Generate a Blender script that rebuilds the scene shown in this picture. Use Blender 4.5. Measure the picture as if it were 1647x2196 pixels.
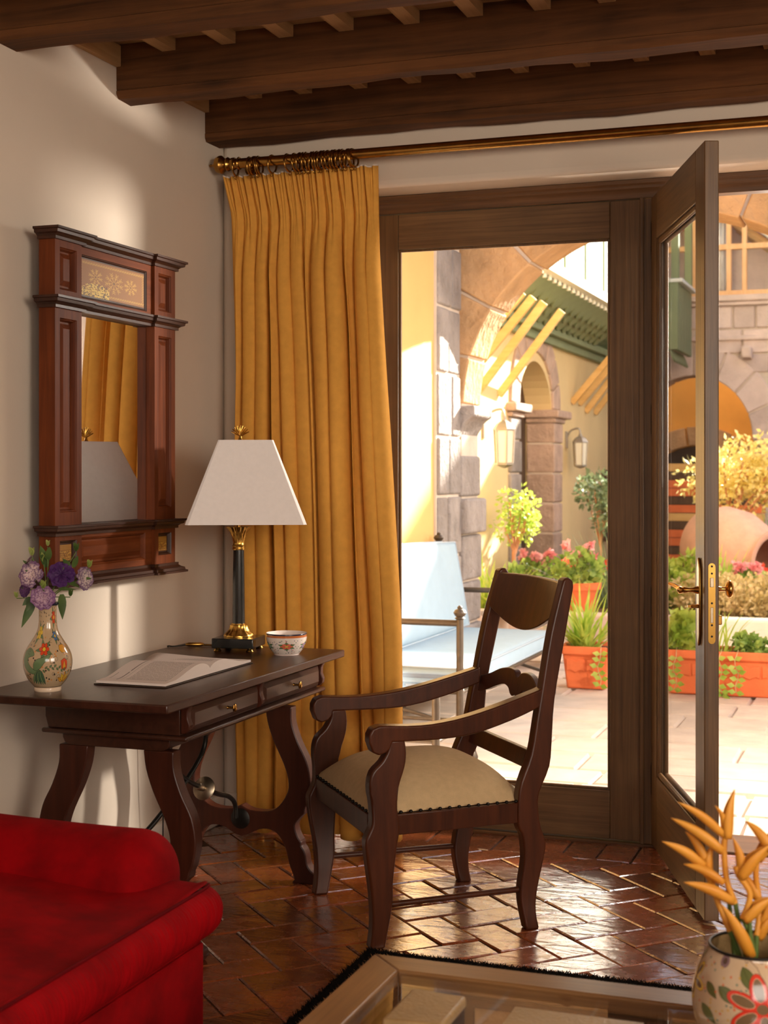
import bpy, bmesh, math, random
import numpy as np
from mathutils import Matrix, Vector, Euler
for o in list(bpy.data.objects): bpy.data.objects.remove(o, do_unlink=True)
SC = bpy.context.scene
COL = SC.collection
PI = math.pi
rnd = random.Random(11)

# ------------------------------------------------------------------ camera
cd = bpy.data.cameras.new('camera'); cam = bpy.data.objects.new('camera', cd); COL.objects.link(cam)
cam.location = (2.585, -5.254, 1.40)
cam.rotation_euler = (PI/2, 0, math.radians(19.798))
cd.sensor_fit = 'VERTICAL'; cd.sensor_height = 36.0; cd.lens = 50.87
cd.shift_y = -83.0/2196.0
cd.clip_start = 0.05; cd.clip_end = 200
cd.dof.use_dof = True; cd.dof.focus_distance = 4.6; cd.dof.aperture_fstop = 5.6
SC.camera = cam

# ------------------------------------------------------------------ world, sun, lamps, exposure
W = bpy.data.worlds.new('sky'); SC.world = W; W.use_nodes = True
nt = W.node_tree; nt.nodes.clear()
wo = nt.nodes.new('ShaderNodeOutputWorld'); bg = nt.nodes.new('ShaderNodeBackground')
sky = nt.nodes.new('ShaderNodeTexSky'); sky.sky_type = 'NISHITA'; sky.sun_disc = False
sky.sun_elevation = math.radians(28); sky.sun_rotation = math.radians(37)
sky.air_density = 1.0; sky.dust_density = 3.0; sky.ozone_density = 1.0
nt.links.new(sky.outputs[0], bg.inputs[0]); bg.inputs[1].default_value = 0.29
nt.links.new(bg.outputs[0], wo.inputs[0])

def lamp(name, kind, loc, direction, energy, color, **kw):
    d = bpy.data.lights.new(name, kind); o = bpy.data.objects.new(name, d); COL.objects.link(o)
    o.location = loc; o.rotation_euler = Vector(direction).to_track_quat('-Z', 'Y').to_euler()
    d.energy = energy; d.color = color
    for k, v in kw.items(): setattr(d, k, v)
    return o
lamp('sun', 'SUN', (6, 12, 10), (-1.0, -2.3, -1.15), 36.0, (1.0, 0.93, 0.80), angle=math.radians(0.6))
lamp('strobe_lamp', 'AREA', (4.1, 1.12, 2.05), (-4.1, -2.1, -0.30), 330.0, (1.0, 0.90, 0.78), shape='DISK', size=0.30)
lamp('curtain_fill_light', 'AREA', (2.25, 1.30, 2.30), (-1.5, -1.45, -0.75), 42.0, (1.0, 0.91, 0.80), shape='SQUARE', size=0.55)  # added fill through the sash to brighten the curtain, no real source
lamp('side_fill_light', 'AREA', (5.15, -4.7, 2.0), (-1.0, 0.62, -0.02), 150.0, (1.0, 0.87, 0.72), shape='RECTANGLE', size=2.2, size_y=1.4)  # added fill beside the right wall, which has no window
lamp('rear_fill_light', 'AREA', (3.6, -7.1, 2.0), (-0.4, 1.0, -0.05), 66.0, (1.0, 0.87, 0.72), shape='RECTANGLE', size=2.2, size_y=1.4)  # added fill behind the camera to raise the interior
SC.view_settings.view_transform = 'Standard'; SC.view_settings.look = 'None'
SC.view_settings.gamma = 1.0; SC.view_settings.exposure = 0.0
try: SC.view_settings.use_curve_mapping = False
except Exception: pass

# ------------------------------------------------------------------ materials
def S(r, g, b):                                   # sRGB bytes to linear
    f = lambda c: (c/255/12.92) if c/255 <= .04045 else ((c/255+.055)/1.055)**2.4
    return (f(r), f(g), f(b), 1.0)
def _new(name):
    m = bpy.data.materials.new(name); m.use_nodes = True
    n = m.node_tree.nodes; b = n['Principled BSDF']
    return m, n, m.node_tree.links, b
def _noise(n, l, vec, scale, detail=4.0, rough=.55, dist=0.0):
    t = n.new('ShaderNodeTexNoise'); t.inputs['Scale'].default_value = scale
    t.inputs['Detail'].default_value = detail; t.inputs['Roughness'].default_value = rough
    t.inputs['Distortion'].default_value = dist
    if vec is not None: l.new(vec, t.inputs['Vector'])
    return t
def _map(n, l, scale=(1, 1, 1), rot=(0, 0, 0)):
    tc = n.new('ShaderNodeTexCoord'); mp = n.new('ShaderNodeMapping')
    mp.inputs['Scale'].default_value = scale; mp.inputs['Rotation'].default_value = rot
    l.new(tc.outputs['Object'], mp.inputs['Vector']); return mp.outputs['Vector']
def _ramp(n, l, fac, stops):
    r = n.new('ShaderNodeValToRGB'); e = r.color_ramp.elements
    e[0].position, e[0].color = stops[0][0], stops[0][1]; e[1].position, e[1].color = stops[-1][0], stops[-1][1]
    for p, c in stops[1:-1]:
        x = e.new(p); x.color = c
    l.new(fac, r.inputs['Fac']); return r
def _bump(n, l, b, h, strength, dist=.01):
    bp = n.new('ShaderNodeBump'); bp.inputs['Strength'].default_value = strength; bp.inputs['Distance'].default_value = dist
    l.new(h, bp.inputs['Height']); l.new(bp.outputs[0], b.inputs['Normal'])
def mix(c, k):
    return (min(1, c[0]*k), min(1, c[1]*k), min(1, c[2]*k), 1)
def plain(name, c, rough=.6, metal=0.0, var=.12, scale=6.0, bump=0.0, bscale=40.0, coat=0.0, sheen=0.0, spec=.5, bdist=.01, randv=0.0):
    m, n, l, b = _new(name)
    v = _map(n, l)
    t = _noise(n, l, v, scale)
    r = _ramp(n, l, t.outputs['Fac'], [(.3, mix(c, 1-var)), (.7, mix(c, 1+var))])
    out = r.outputs[0]
    if randv:
        oi = n.new('ShaderNodeObjectInfo'); hv = n.new('ShaderNodeHueSaturation')
        mr = n.new('ShaderNodeMapRange'); mr.inputs[3].default_value = 1-randv; mr.inputs[4].default_value = 1+randv
        l.new(oi.outputs['Random'], mr.inputs[0]); l.new(mr.outputs[0], hv.inputs['Value']); l.new(out, hv.inputs['Color']); out = hv.outputs[0]
    l.new(out, b.inputs['Base Color'])
    b.inputs['Roughness'].default_value = rough; b.inputs['Metallic'].default_value = metal
    b.inputs['Coat Weight'].default_value = coat; b.inputs['Coat Roughness'].default_value = .15
    b.inputs['Sheen Weight'].default_value = sheen; b.inputs['Sheen Tint'].default_value = c; b.inputs['Specular IOR Level'].default_value = spec
    if bump:
        t2 = _noise(n, l, v, bscale, 3.0); _bump(n, l, b, t2.outputs['Fac'], bump, bdist)
    return m
def wood(name, c1, c2, axis='x', rough=.45, fine=38.0, long=1.6, bump=.15, coat=0.0, knots=.6, spec=.5, randv=0.0):
    m, n, l, b = _new(name)
    sc = {'x': (long, fine, fine), 'y': (fine, long, fine), 'z': (fine, fine, long)}[axis]
    v = _map(n, l, sc)
    t = _noise(n, l, v, 1.0, 6.0, .6, knots)
    t0 = _noise(n, l, _map(n, l), 3.0, 3.0)
    mx = n.new('ShaderNodeMath'); mx.operation = 'MULTIPLY_ADD'; mx.inputs[1].default_value = .62
    ad = n.new('ShaderNodeMath'); ad.operation = 'MULTIPLY'; ad.inputs[1].default_value = .38
    l.new(t0.outputs['Fac'], ad.inputs[0]); l.new(t.outputs['Fac'], mx.inputs[0]); l.new(ad.outputs[0], mx.inputs[2])
    r = _ramp(n, l, mx.outputs[0], [(.33, c1), (.66, c2)])
    out = r.outputs[0]
    if randv:
        oi = n.new('ShaderNodeObjectInfo'); hv = n.new('ShaderNodeHueSaturation')
        mr = n.new('ShaderNodeMapRange'); mr.inputs[3].default_value = 1-randv; mr.inputs[4].default_value = 1+randv
        l.new(oi.outputs['Random'], mr.inputs[0]); l.new(mr.outputs[0], hv.inputs['Value']); l.new(out, hv.inputs['Color']); out = hv.outputs[0]
    l.new(out, b.inputs['Base Color'])
    b.inputs['Roughness'].default_value = rough; b.inputs['Coat Weight'].default_value = coat
    b.inputs['Coat Roughness'].default_value = .22; b.inputs['Specular IOR Level'].default_value = spec
    if bump: _bump(n, l, b, t.outputs['Fac'], bump, .004)
    return m
def glass(name, tint=(1, 1, 1, 1), k=.32):
    m = bpy.data.materials.new(name); m.use_nodes = True; n = m.node_tree.nodes; l = m.node_tree.links; n.clear()
    o = n.new('ShaderNodeOutputMaterial'); mixs = n.new('ShaderNodeMixShader'); tr = n.new('ShaderNodeBsdfTransparent'); gl = n.new('ShaderNodeBsdfGlossy')
    fr = n.new('ShaderNodeFresnel'); fr.inputs[0].default_value = 1.45
    mu = n.new('ShaderNodeMath'); mu.operation = 'MULTIPLY'; mu.inputs[1].default_value = k
    l.new(fr.outputs[0], mu.inputs[0]); l.new(mu.outputs[0], mixs.inputs[0])
    tr.inputs[0].default_value = tint; gl.inputs['Roughness'].default_value = .02
    l.new(tr.outputs[0], mixs.inputs[1]); l.new(gl.outputs[0], mixs.inputs[2]); l.new(mixs.outputs[0], o.inputs[0]); return m
def vcol(name, rough=.5, attr='Col', transl=0.0, sheen=0.0, spec=.4):
    m, n, l, b = _new(name)
    a = n.new('ShaderNodeVertexColor'); a.layer_name = attr
    l.new(a.outputs['Color'], b.inputs['Base Color']); b.inputs['Roughness'].default_value = rough
    b.inputs['Specular IOR Level'].default_value = spec
    if transl:
        o = n['Material Output']; t = n.new('ShaderNodeBsdfTranslucent'); ms = n.new('ShaderNodeMixShader'); ms.inputs[0].default_value = transl
        l.new(a.outputs['Color'], t.inputs[0]); l.new(b.outputs[0], ms.inputs[1]); l.new(t.outputs[0], ms.inputs[2]); l.new(ms.outputs[0], o.inputs[0])
    return m
def leafmat(name, c, c2, transl=.35, rough=.5):
    m, n, l, b = _new(name)
    t = _noise(n, l, _map(n, l), 9.0, 2.0)
    r = _ramp(n, l, t.outputs['Fac'], [(.35, c), (.65, c2)])
    l.new(r.outputs[0], b.inputs['Base Color']); b.inputs['Roughness'].default_value = rough
    o = n['Material Output']; tl = n.new('ShaderNodeBsdfTranslucent'); ms = n.new('ShaderNodeMixShader'); ms.inputs[0].default_value = transl
    l.new(r.outputs[0], tl.inputs[0]); l.new(b.outputs[0], ms.inputs[1]); l.new(tl.outputs[0], ms.inputs[2]); l.new(ms.outputs[0], o.inputs[0])
    return m
def imgmat(name, arr, rough=.3, metal=0.0, coat=0.0, bump=0.0):
    h, w = arr.shape[:2]
    im = bpy.data.images.new(name+'_paint', w, h); im.colorspace_settings.name = 'Non-Color'   # values are already linear
    px = np.ones((h, w, 4), np.float32); px[..., :3] = np.clip(arr, 0, 1)
    im.pixels.foreach_set(px[::-1].ravel()); im.update(); im.pack()
    m, n, l, b = _new(name)
    t = n.new('ShaderNodeTexImage'); t.image = im; t.extension = 'REPEAT'
    l.new(t.outputs[0], b.inputs['Base Color']); b.inputs['Roughness'].default_value = rough; b.inputs['Metallic'].default_value = metal
    b.inputs['Coat Weight'].default_value = coat; b.inputs['Coat Roughness'].default_value = .06
    if bump: _bump(n, l, b, t.outputs[0], bump, .002)
    return m

M = {}
M['plaster'] = plain('plaster', S(214, 200, 184), .85, var=.03, scale=2.0, bump=.12, bscale=14, spec=.2)
M['beam'] = wood('beam_wood', S(52, 30, 13), S(112, 70, 36), 'x', .75, 26, 1.3, .5, spec=.25)
M['batten'] = wood('batten_wood', S(150, 112, 74), S(186, 148, 104), 'y', .7, 30, 1.5, .2, spec=.2)
M['board'] = wood('ceiling_board_wood', S(140, 104, 68), S(170, 132, 92), 'x', .75, 18, 1.0, .15, spec=.2)
M['door_x'] = wood('door_oak_x', S(80, 56, 32), S(124, 92, 58), 'x', .5, 70, 2.0, .25)
M['door_z'] = wood('door_oak_z', S(76, 52, 30), S(120, 88, 54), 'z', .42, 70, 2.0, .25)
M['frame_x'] = wood('frame_oak_x', S(70, 45, 24), S(112, 76, 44), 'x', .5, 60, 2.0, .25)
M['desk_x'] = wood('desk_wood_x', S(54, 29, 19), S(80, 46, 31), 'x', .40, 40, 2.0, .05, coat=.12, spec=.35)
M['desk_y'] = wood('desk_wood_y', S(46, 24, 15), S(70, 39, 26), 'y', .36, 40, 2.0, .05, coat=.2, spec=.35)
M['desk_z'] = wood('desk_wood_z', S(50, 22, 13), S(76, 36, 22), 'z', .40, 40, 2.0, .05, coat=.12, spec=.3)
M['chair'] = wood('chair_wood', S(52, 23, 11), S(86, 42, 20), 'z', .36, 34, 3.0, .08, coat=.2, spec=.35)
M['mirror_y'] = wood('mirror_wood_y', S(80, 37, 17), S(122, 62, 29), 'y', .5, 45, 3.0, .06, coat=.0, spec=.14)
M['mirror_z'] = wood('mirror_wood_z', S(76, 35, 17), S(116, 58, 28), 'z', .5, 45, 3.0, .06, coat=.0, spec=.14)
M['mirror_dark'] = wood('mirror_cornice_wood', S(40, 20, 12), S(66, 35, 21), 'y', .42, 45, 3.0, .06, coat=.1, spec=.3)
M['table_y'] = wood('table_wood_y', S(104, 70, 38), S(142, 102, 60), 'y', .38, 60, 2.5, .08, coat=.2)
M['table_x'] = wood('table_wood_x', S(104, 70, 38), S(142, 102, 60), 'x', .38, 60, 2.5, .08, coat=.2)
M['brass'] = plain('brass', S(205, 160, 80), .26, 1.0, .08, 20)
M['old_brass'] = plain('old_brass', S(172, 130, 66), .24, 1.0, .15, 30)
M['bright_brass'] = plain('bright_brass', S(228, 176, 96), .18, 1.0, .05, 20)
M['nickel'] = plain('brushed_metal', S(176, 160, 138), .34, 1.0, .08, 60)
M['iron'] = plain('black_iron', S(40, 36, 32), .42, .7, .2, 30)
M['mirror'] = plain('mirror_silver', (.86, .86, .85, 1), .015, 1.0, 0.0)
M['glass'] = glass('window_glass')
M['curtain'] = plain('mustard_cloth', S(222, 162, 74), .9, 0, .06, 30, .25, 420, sheen=.35, spec=.15, bdist=.002)
M['lining'] = plain('white_lining', S(214, 200, 186), .9)
M['black_marble'] = plain('black_marble', S(30, 31, 30), .18, 0, .5, 22, coat=.4)
M['shade'] = plain('lamp_shade_cloth', S(246, 240, 238), .9, 0, .02, 60, .05, 500, spec=.1)
M['red'] = plain('red_velvet', S(128, 0, 6), .85, 0, .42, 7, .3, 260, sheen=.25, spec=.1, bdist=.003)
M['red_dark'] = plain('red_piping', S(92, 0, 6), .85, 0, .2, 9, sheen=.3, spec=.1)
M['seat'] = plain('beige_weave', S(204, 176, 134), .8, 0, .06, 50, .5, 420, sheen=.2, spec=.2, bdist=.003)
M['paper'] = plain('book_paper', S(226, 212, 204), .7, 0, .02)
M['grout'] = plain('grout', S(70, 46, 30), .8, 0, .2, 12, .3, 60)
M['terracotta'] = plain('terracotta', S(226, 116, 66), .8, 0, .1, 8, .2, 60)
M['soil'] = plain('soil', S(74, 50, 32), .95, 0, .4, 40, .8, 60)
M['white_plastic'] = plain('white_paint', S(232, 226, 216), .45, 0, .02)
M['ext_yellow'] = plain('yellow_plaster', S(224, 198, 148), .9, 0, .06, 1.6, .15, 30, spec=.1)
M['ext_ochre'] = plain('ochre_plaster', S(222, 180, 116), .9, 0, .06, 1.6, .15, 30, spec=.1)
M['ext_orange'] = plain('orange_plaster', S(232, 166, 80), .9, 0, .1, 1.4, .15, 30, spec=.1)
M['stone_warm'] = plain('warm_sandstone', S(184, 146, 106), .9, 0, .22, 3.0, .7, 16, spec=.1, bdist=.03, randv=.12)
M['stone_mauve'] = plain('mauve_andesite', S(182, 156, 140), .9, 0, .18, 5.0, .6, 22, spec=.1, bdist=.03, randv=.14)
M['stone_grey'] = plain('grey_andesite', S(150, 140, 134), .9, 0, .2, 5.0, .7, 22, spec=.1, bdist=.03, randv=.15)
M['stone_pink'] = plain('pink_andesite', S(210, 190, 180), .9, 0, .10, 4.0, .5, 20, spec=.1, bdist=.02, randv=.14)
M['mortar'] = plain('lime_mortar', S(212, 196, 180), .95, 0, .08, 8, .3, 40, spec=.1)
M['flag'] = plain('flagstone', S(214, 196, 180), .8, 0, .12, 5.0, .5, 12, spec=.25, bdist=.01, randv=.08)
M['green_deep'] = plain('dark_green_board', S(62, 72, 50), .7)
M['green_paint'] = plain('green_paint', S(126, 140, 104), .6, 0, .08)
M['white_paint'] = plain('white_slat_paint', S(238, 240, 232), .6, 0, .03)
M['strut'] = wood('strut_wood', S(208, 162, 96), S(230, 190, 128), 'x', .7, 20, 2.0, .1, spec=.15)
M['dark_door'] = wood('old_door_wood', S(62, 44, 30), S(92, 66, 44), 'z', .7, 24, 1.2, .2)
M['bench_metal'] = plain('bronze_metal', S(84, 73, 62), .45, .5, .15, 30)
M['cushion'] = plain('pale_blue_canvas', S(158, 178, 192), .9, 0, .03, 12, .1, 300, spec=.1)
M['cushion_pipe'] = plain('grey_piping', S(158, 172, 184), .9, 0, .05)
M['lantern_metal'] = plain('lantern_zinc', S(160, 152, 142), .4, .6, .1)
M['frost'] = plain('frosted_glass', S(226, 222, 206), .3, 0, .02)
M['clay'] = plain('old_clay', S(206, 160, 140), .85, 0, .12, 6, .4, 30)
M['dark'] = plain('interior_shade', S(40, 32, 26), .9)
M['timber_pale'] = wood('pale_window_timber', S(214, 164, 112), S(236, 192, 144), 'z', .6, 20, 1.5, .05)
M['curtain_white'] = plain('white_net_curtain', S(232, 232, 234), .9)
M['leaf_green'] = leafmat('leaf_green', S(106, 140, 60), S(176, 198, 100))
M['leaf_dark'] = leafmat('leaf_dark', S(92, 112, 80), S(150, 164, 122))
M['leaf_yellow'] = leafmat('leaf_yellow', S(232, 212, 118), S(250, 238, 176), .45)
M['leaf_lime'] = leafmat('leaf_lime', S(146, 182, 60), S(206, 214, 104), .4)
M['leaf_olive'] = leafmat('leaf_olive', S(186, 168, 108), S(232, 212, 164), .35)
M['pink_petal'] = leafmat('pink_petal', S(232, 130, 138), S(248, 196, 198), .4)
M['red_petal'] = leafmat('red_petal', S(222, 70, 50), S(238, 110, 84), .4)
M['bark'] = plain('bark', S(196, 138, 98), .9, 0, .15, 20, .4, 50)
M['petal'] = vcol('flower_petal', .6, transl=.25)
M['stem'] = plain('flower_stem', S(84, 106, 44), .6, 0, .15)
M['calyx'] = leafmat('pale_bud', S(150, 166, 84), S(190, 196, 124), .3)
M['lis_leaf'] = leafmat('bouquet_leaf', S(58, 84, 38), S(98, 122, 58), .25)
M['bract'] = leafmat('orange_bract', S(226, 150, 44), S(238, 172, 66), .25)
M['rug_black'] = plain('rug_black_pile', S(28, 25, 22), .95, 0, .3, 60, .8, 200, spec=.05)
M['rug_tan'] = plain('rug_tan_pile', S(156, 112, 78), .95, 0, .25, 60, .8, 200, spec=.05)
M['leather'] = plain('tan_box_leather', S(150, 122, 82), .4, 0, .15, 12, .2, 120)
M['dark_leather'] = plain('dark_box_side', S(54, 36, 24), .5, 0, .2, 20)

# ------------------------------------------------------------------ mesh helpers
WM = {}
class MB:
    def __init__(s): s.v = []; s.f = []; s.c = None; s.uv = None
    def add(s, vs, fs, col=None, uv=None):
        b = len(s.v)
        if col is not None and s.c is None: s.c = [(1, 1, 1, 1)]*b
        if uv is not None and s.uv is None: s.uv = [(0, 0)]*b
        s.v += [tuple(p) for p in vs]; s.f += [tuple(i+b for i in f) for f in fs]
        if s.c is not None: s.c += (col if isinstance(col, list) else [col or (1, 1, 1, 1)]*len(vs))
        if s.uv is not None: s.uv += (uv if uv is not None else [(0, 0)]*len(vs))
        return s
    def bx(s, x0, x1, y0, y1, z0, z1, m=None):
        vs = [(x, y, z) for z in (z0, z1) for y in (y0, y1) for x in (x0, x1)]
        if m is not None: vs = [m @ Vector(p) for p in vs]
        return s.add(vs, [(0, 2, 3, 1), (4, 5, 7, 6), (0, 1, 5, 4), (2, 6, 7, 3), (0, 4, 6, 2), (1, 3, 7, 5)])
    def hull8(s, a, b):                              # two quads (lists of 4 points) joined
        return s.add(list(a)+list(b), [(3, 2, 1, 0), (4, 5, 6, 7), (0, 1, 5, 4), (1, 2, 6, 5), (2, 3, 7, 6), (3, 0, 4, 7)])
    def prism(s, poly, fn, t0, t1):                  # poly 2D, fn(a,b,t)->xyz
        n = len(poly); area = sum(poly[i][0]*poly[(i+1) % n][1]-poly[(i+1) % n][0]*poly[i][1] for i in range(n))
        vs = [fn(a, b, t0) for a, b in poly]+[fn(a, b, t1) for a, b in poly]
        fs = [tuple(range(n-1, -1, -1)), tuple(range(n, 2*n))]+[(i, (i+1) % n, n+(i+1) % n, n+i) for i in range(n)]
        return s.add(vs, fs)
    def tube(s, pts, rad, n=8, cap=True, flat=1.0):
        pts = [Vector(p) for p in pts]; k = len(pts)
        rad = rad if isinstance(rad, (list, tuple)) else [rad]*k
        vs = []; prev = None
        for i, p in enumerate(pts):
            t = (pts[min(i+1, k-1)]-pts[max(i-1, 0)]).normalized()
            if prev is None:
                u = t.cross(Vector((0, 0, 1)));
                if u.length < .05: u = t.cross(Vector((1, 0, 0)))
            else: u = prev-t*prev.dot(t)
            u.normalize(); w = t.cross(u); prev = u
            for j in range(n):
                a = 2*PI*j/n; vs.append(p+(u*math.cos(a)+w*math.sin(a)*flat)*rad[i])
        fs = [(i*n+j, i*n+(j+1) % n, (i+1)*n+(j+1) % n, (i+1)*n+j) for i in range(k-1) for j in range(n)]
        if cap: fs += [tuple(range(n-1, -1, -1)), tuple((k-1)*n+j for j in range(n))]
        return s.add(vs, fs)
    def ring(s, c, R, r, axis=(1, 0, 0), n=20, m=6):
        q = Vector(axis).to_track_quat('Z', 'Y'); vs = []
        for i in range(n):
            a = 2*PI*i/n
            for j in range(m):
                b = 2*PI*j/m; p = Vector(((R+r*math.cos(b))*math.cos(a), (R+r*math.cos(b))*math.sin(a), r*math.sin(b)))
                vs.append(Vector(c)+q @ p)
        return s.add(vs, [(i*m+j, ((i+1) % n)*m+j, ((i+1) % n)*m+(j+1) % m, i*m+(j+1) % m) for i in range(n) for j in range(m)])
    def lathe(s, prof, c=(0, 0, 0), n=24, axis=(0, 0, 1), uv=False, cap=True, fl=None, a0=0.0):
        q = Vector(axis).to_track_quat('Z', 'Y') if tuple(axis) != (0, 0, 1) else Matrix.Identity(3).to_quaternion()
        vs = []; us = []; k = len(prof)
        ln = [0]
        for i in range(1, k): ln.append(ln[-1]+math.hypot(prof[i][0]-prof[i-1][0], prof[i][1]-prof[i-1][1]))
        z0, z1 = min(p[1] for p in prof), max(p[1] for p in prof)
        for i, (r, z) in enumerate(prof):
            for j in range(n+1):
                a = a0+2*PI*j/n; rr = r*(fl(a, i) if fl else 1)
                vs.append(Vector(c)+q @ Vector((rr*math.cos(a), rr*math.sin(a), z))); us.append((j/n, (z-z0)/(z1-z0) if z1 > z0 else 0))
        fs = [(i*(n+1)+j, i*(n+1)+j+1, (i+1)*(n+1)+j+1, (i+1)*(n+1)+j) for i in range(k-1) for j in range(n)]
        if cap:
            if prof[0][0] > 1e-5: fs.append(tuple(range(n-1, -1, -1)))
            if prof[-1][0] > 1e-5: fs.append(tuple((k-1)*(n+1)+j for j in range(n)))
        return s.add(vs, fs, uv=us if uv else None)
    def grid(s, fn, nu, nv, col=None, uv=None, flip=False):
        vs = [fn(i/nu, j/nv) for j in range(nv+1) for i in range(nu+1)]
        fs = [(j*(nu+1)+i, j*(nu+1)+i+1, (j+1)*(nu+1)+i+1, (j+1)*(nu+1)+i) for j in range(nv) for i in range(nu)]
        if flip: fs = [f[::-1] for f in fs]
        cs = [col(i/nu, j/nv) for j in range(nv+1) for i in range(nu+1)] if col else None
        us = [uv(i/nu, j/nv) for j in range(nv+1) for i in range(nu+1)] if uv else None
        return s.add(vs, fs, cs, us)
    def ball(s, c, r, n=12, m=8, sc=(1, 1, 1), mat=None):
        vs = []
        for i in range(m+1):
            t = PI*i/m
            for j in range(n):
                a = 2*PI*j/n; p = Vector((r*sc[0]*math.sin(t)*math.cos(a), r*sc[1]*math.sin(t)*math.sin(a), r*sc[2]*math.cos(t)))
                if mat is not None: p = mat @ p
                vs.append(Vector(c)+p)
        return s.add(vs, [(i*n+j, (i+1)*n+j, (i+1)*n+(j+1) % n, i*n+(j+1) % n) for i in range(m) for j in range(n)])
    def mesh(s, name, mat, smooth=None, inv=None, weld=False):
        me = bpy.data.meshes.new(name)
        vs = s.v if inv is None else [tuple(inv @ Vector(p)) for p in s.v]
        me.from_pydata(vs, [], s.f)
        if s.uv is not None:
            ul = me.uv_layers.new(name='UVMap'); idx = np.empty(len(me.loops), np.int32); me.loops.foreach_get('vertex_index', idx)
            ul.data.foreach_set('uv', np.array(s.uv, np.float32)[idx].ravel())
        if s.c is not None:
            ca = me.color_attributes.new('Col', 'FLOAT_COLOR', 'POINT'); ca.data.foreach_set('color', np.array(s.c, np.float32).ravel())
        bm = bmesh.new(); bm.from_mesh(me)
        if weld: bmesh.ops.remove_doubles(bm, verts=bm.verts, dist=1e-5)
        bmesh.ops.recalc_face_normals(bm, faces=bm.faces); bm.to_mesh(me); bm.free()
        if mat is not None: me.materials.append(mat)
        if smooth:
            me.polygons.foreach_set('use_smooth', [True]*len(me.polygons)); me.set_sharp_from_angle(angle=math.radians(smooth))
        me.update(); return me
def build(name, mb, mat, parent=None, smooth=None, bevel=0.0, seg=2, sub=0, kind=None, weld=False, solid=0.0, local=False):
    inv = WM[parent.name].inverted() if (parent is not None and not local) else None
    me = mb.mesh(name, mat, smooth, inv, weld)
    o = bpy.data.objects.new(name, me); COL.objects.link(o)
    if parent is not None: o.parent = parent; WM[o.name] = WM[parent.name]
    else: WM[o.name] = Matrix.Identity(4)
    if solid:
        md = o.modifiers.new('solid', 'SOLIDIFY'); md.thickness = solid; md.offset = 0
    if bevel:
        md = o.modifiers.new('bevel', 'BEVEL'); md.width = bevel; md.segments = seg; md.limit_method = 'ANGLE'; md.angle_limit = math.radians(40)
        if smooth is None:
            me.polygons.foreach_set('use_smooth', [True]*len(me.polygons)); me.set_sharp_from_angle(angle=math.radians(32)); md.harden_normals = False
    if sub:
        md = o.modifiers.new('sub', 'SUBSURF'); md.levels = sub; md.render_levels = sub
        me.polygons.foreach_set('use_smooth', [True]*len(me.polygons))
    if kind: o['kind'] = kind
    return o
def tag(o, label=None, cat=None, group=None, kind=None):
    if label: o['label'] = label
    if cat: o['category'] = cat
    if group: o['group'] = group
    if kind: o['kind'] = kind
    return o
def thing(name, label, cat, loc=(0, 0, 0), rz=0.0, group=None, kind=None):
    o = bpy.data.objects.new(name, None); COL.objects.link(o); o.empty_display_size = .1
    o.location = loc; o.rotation_euler = (0, 0, rz)
    WM[o.name] = Matrix.Translation(loc) @ Matrix.Rotation(rz, 4, 'Z')
    return tag(o, label, cat, group, kind)
def inst(name, me, parent, loc, rot=(0, 0, 0), scale=(1, 1, 1)):   # world location under a thing without rotation
    o = bpy.data.objects.new(name, me); COL.objects.link(o)
    m = Matrix.LocRotScale(Vector(loc), Euler(rot), Vector(scale))
    if parent is not None:
        o.parent = parent; m = WM[parent.name].inverted() @ m
    o.matrix_local = m; WM[o.name] = Matrix.LocRotScale(Vector(loc), Euler(rot), Vector(scale)); return o
def dup(root, loc, rz=None, label=None, group=None):
    r = root.copy(); COL.objects.link(r); r.location = loc
    if rz is not None: r.rotation_euler = (0, 0, rz)
    WM[r.name] = Matrix.Translation(loc)
    if label: r['label'] = label
    if group: r['group'] = group
    for ch in list(root.children):
        c = ch.copy(); COL.objects.link(c); c.parent = r
        for g in list(ch.children):
            d = g.copy(); COL.objects.link(d); d.parent = c
    return r
def XZ(a, b, t): return (a, t, b)
def YZ(a, b, t): return (t, a, b)
def XY(a, b, t): return (a, b, t)
def spline(pts, n=6):                               # Catmull-Rom through 2D/3D points
    P = [Vector(p) for p in pts]; out = []
    for i in range(len(P)-1):
        p0, p1, p2, p3 = P[max(i-1, 0)], P[i], P[i+1], P[min(i+2, len(P)-1)]
        for k in range(n):
            t = k/n
            out.append(.5*((2*p1)+(p2-p0)*t+(2*p0-5*p1+4*p2-p3)*t*t+(3*p1-p0-3*p2+p3)*t**3))
    out.append(P[-1]); return [tuple(p) for p in out]
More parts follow.
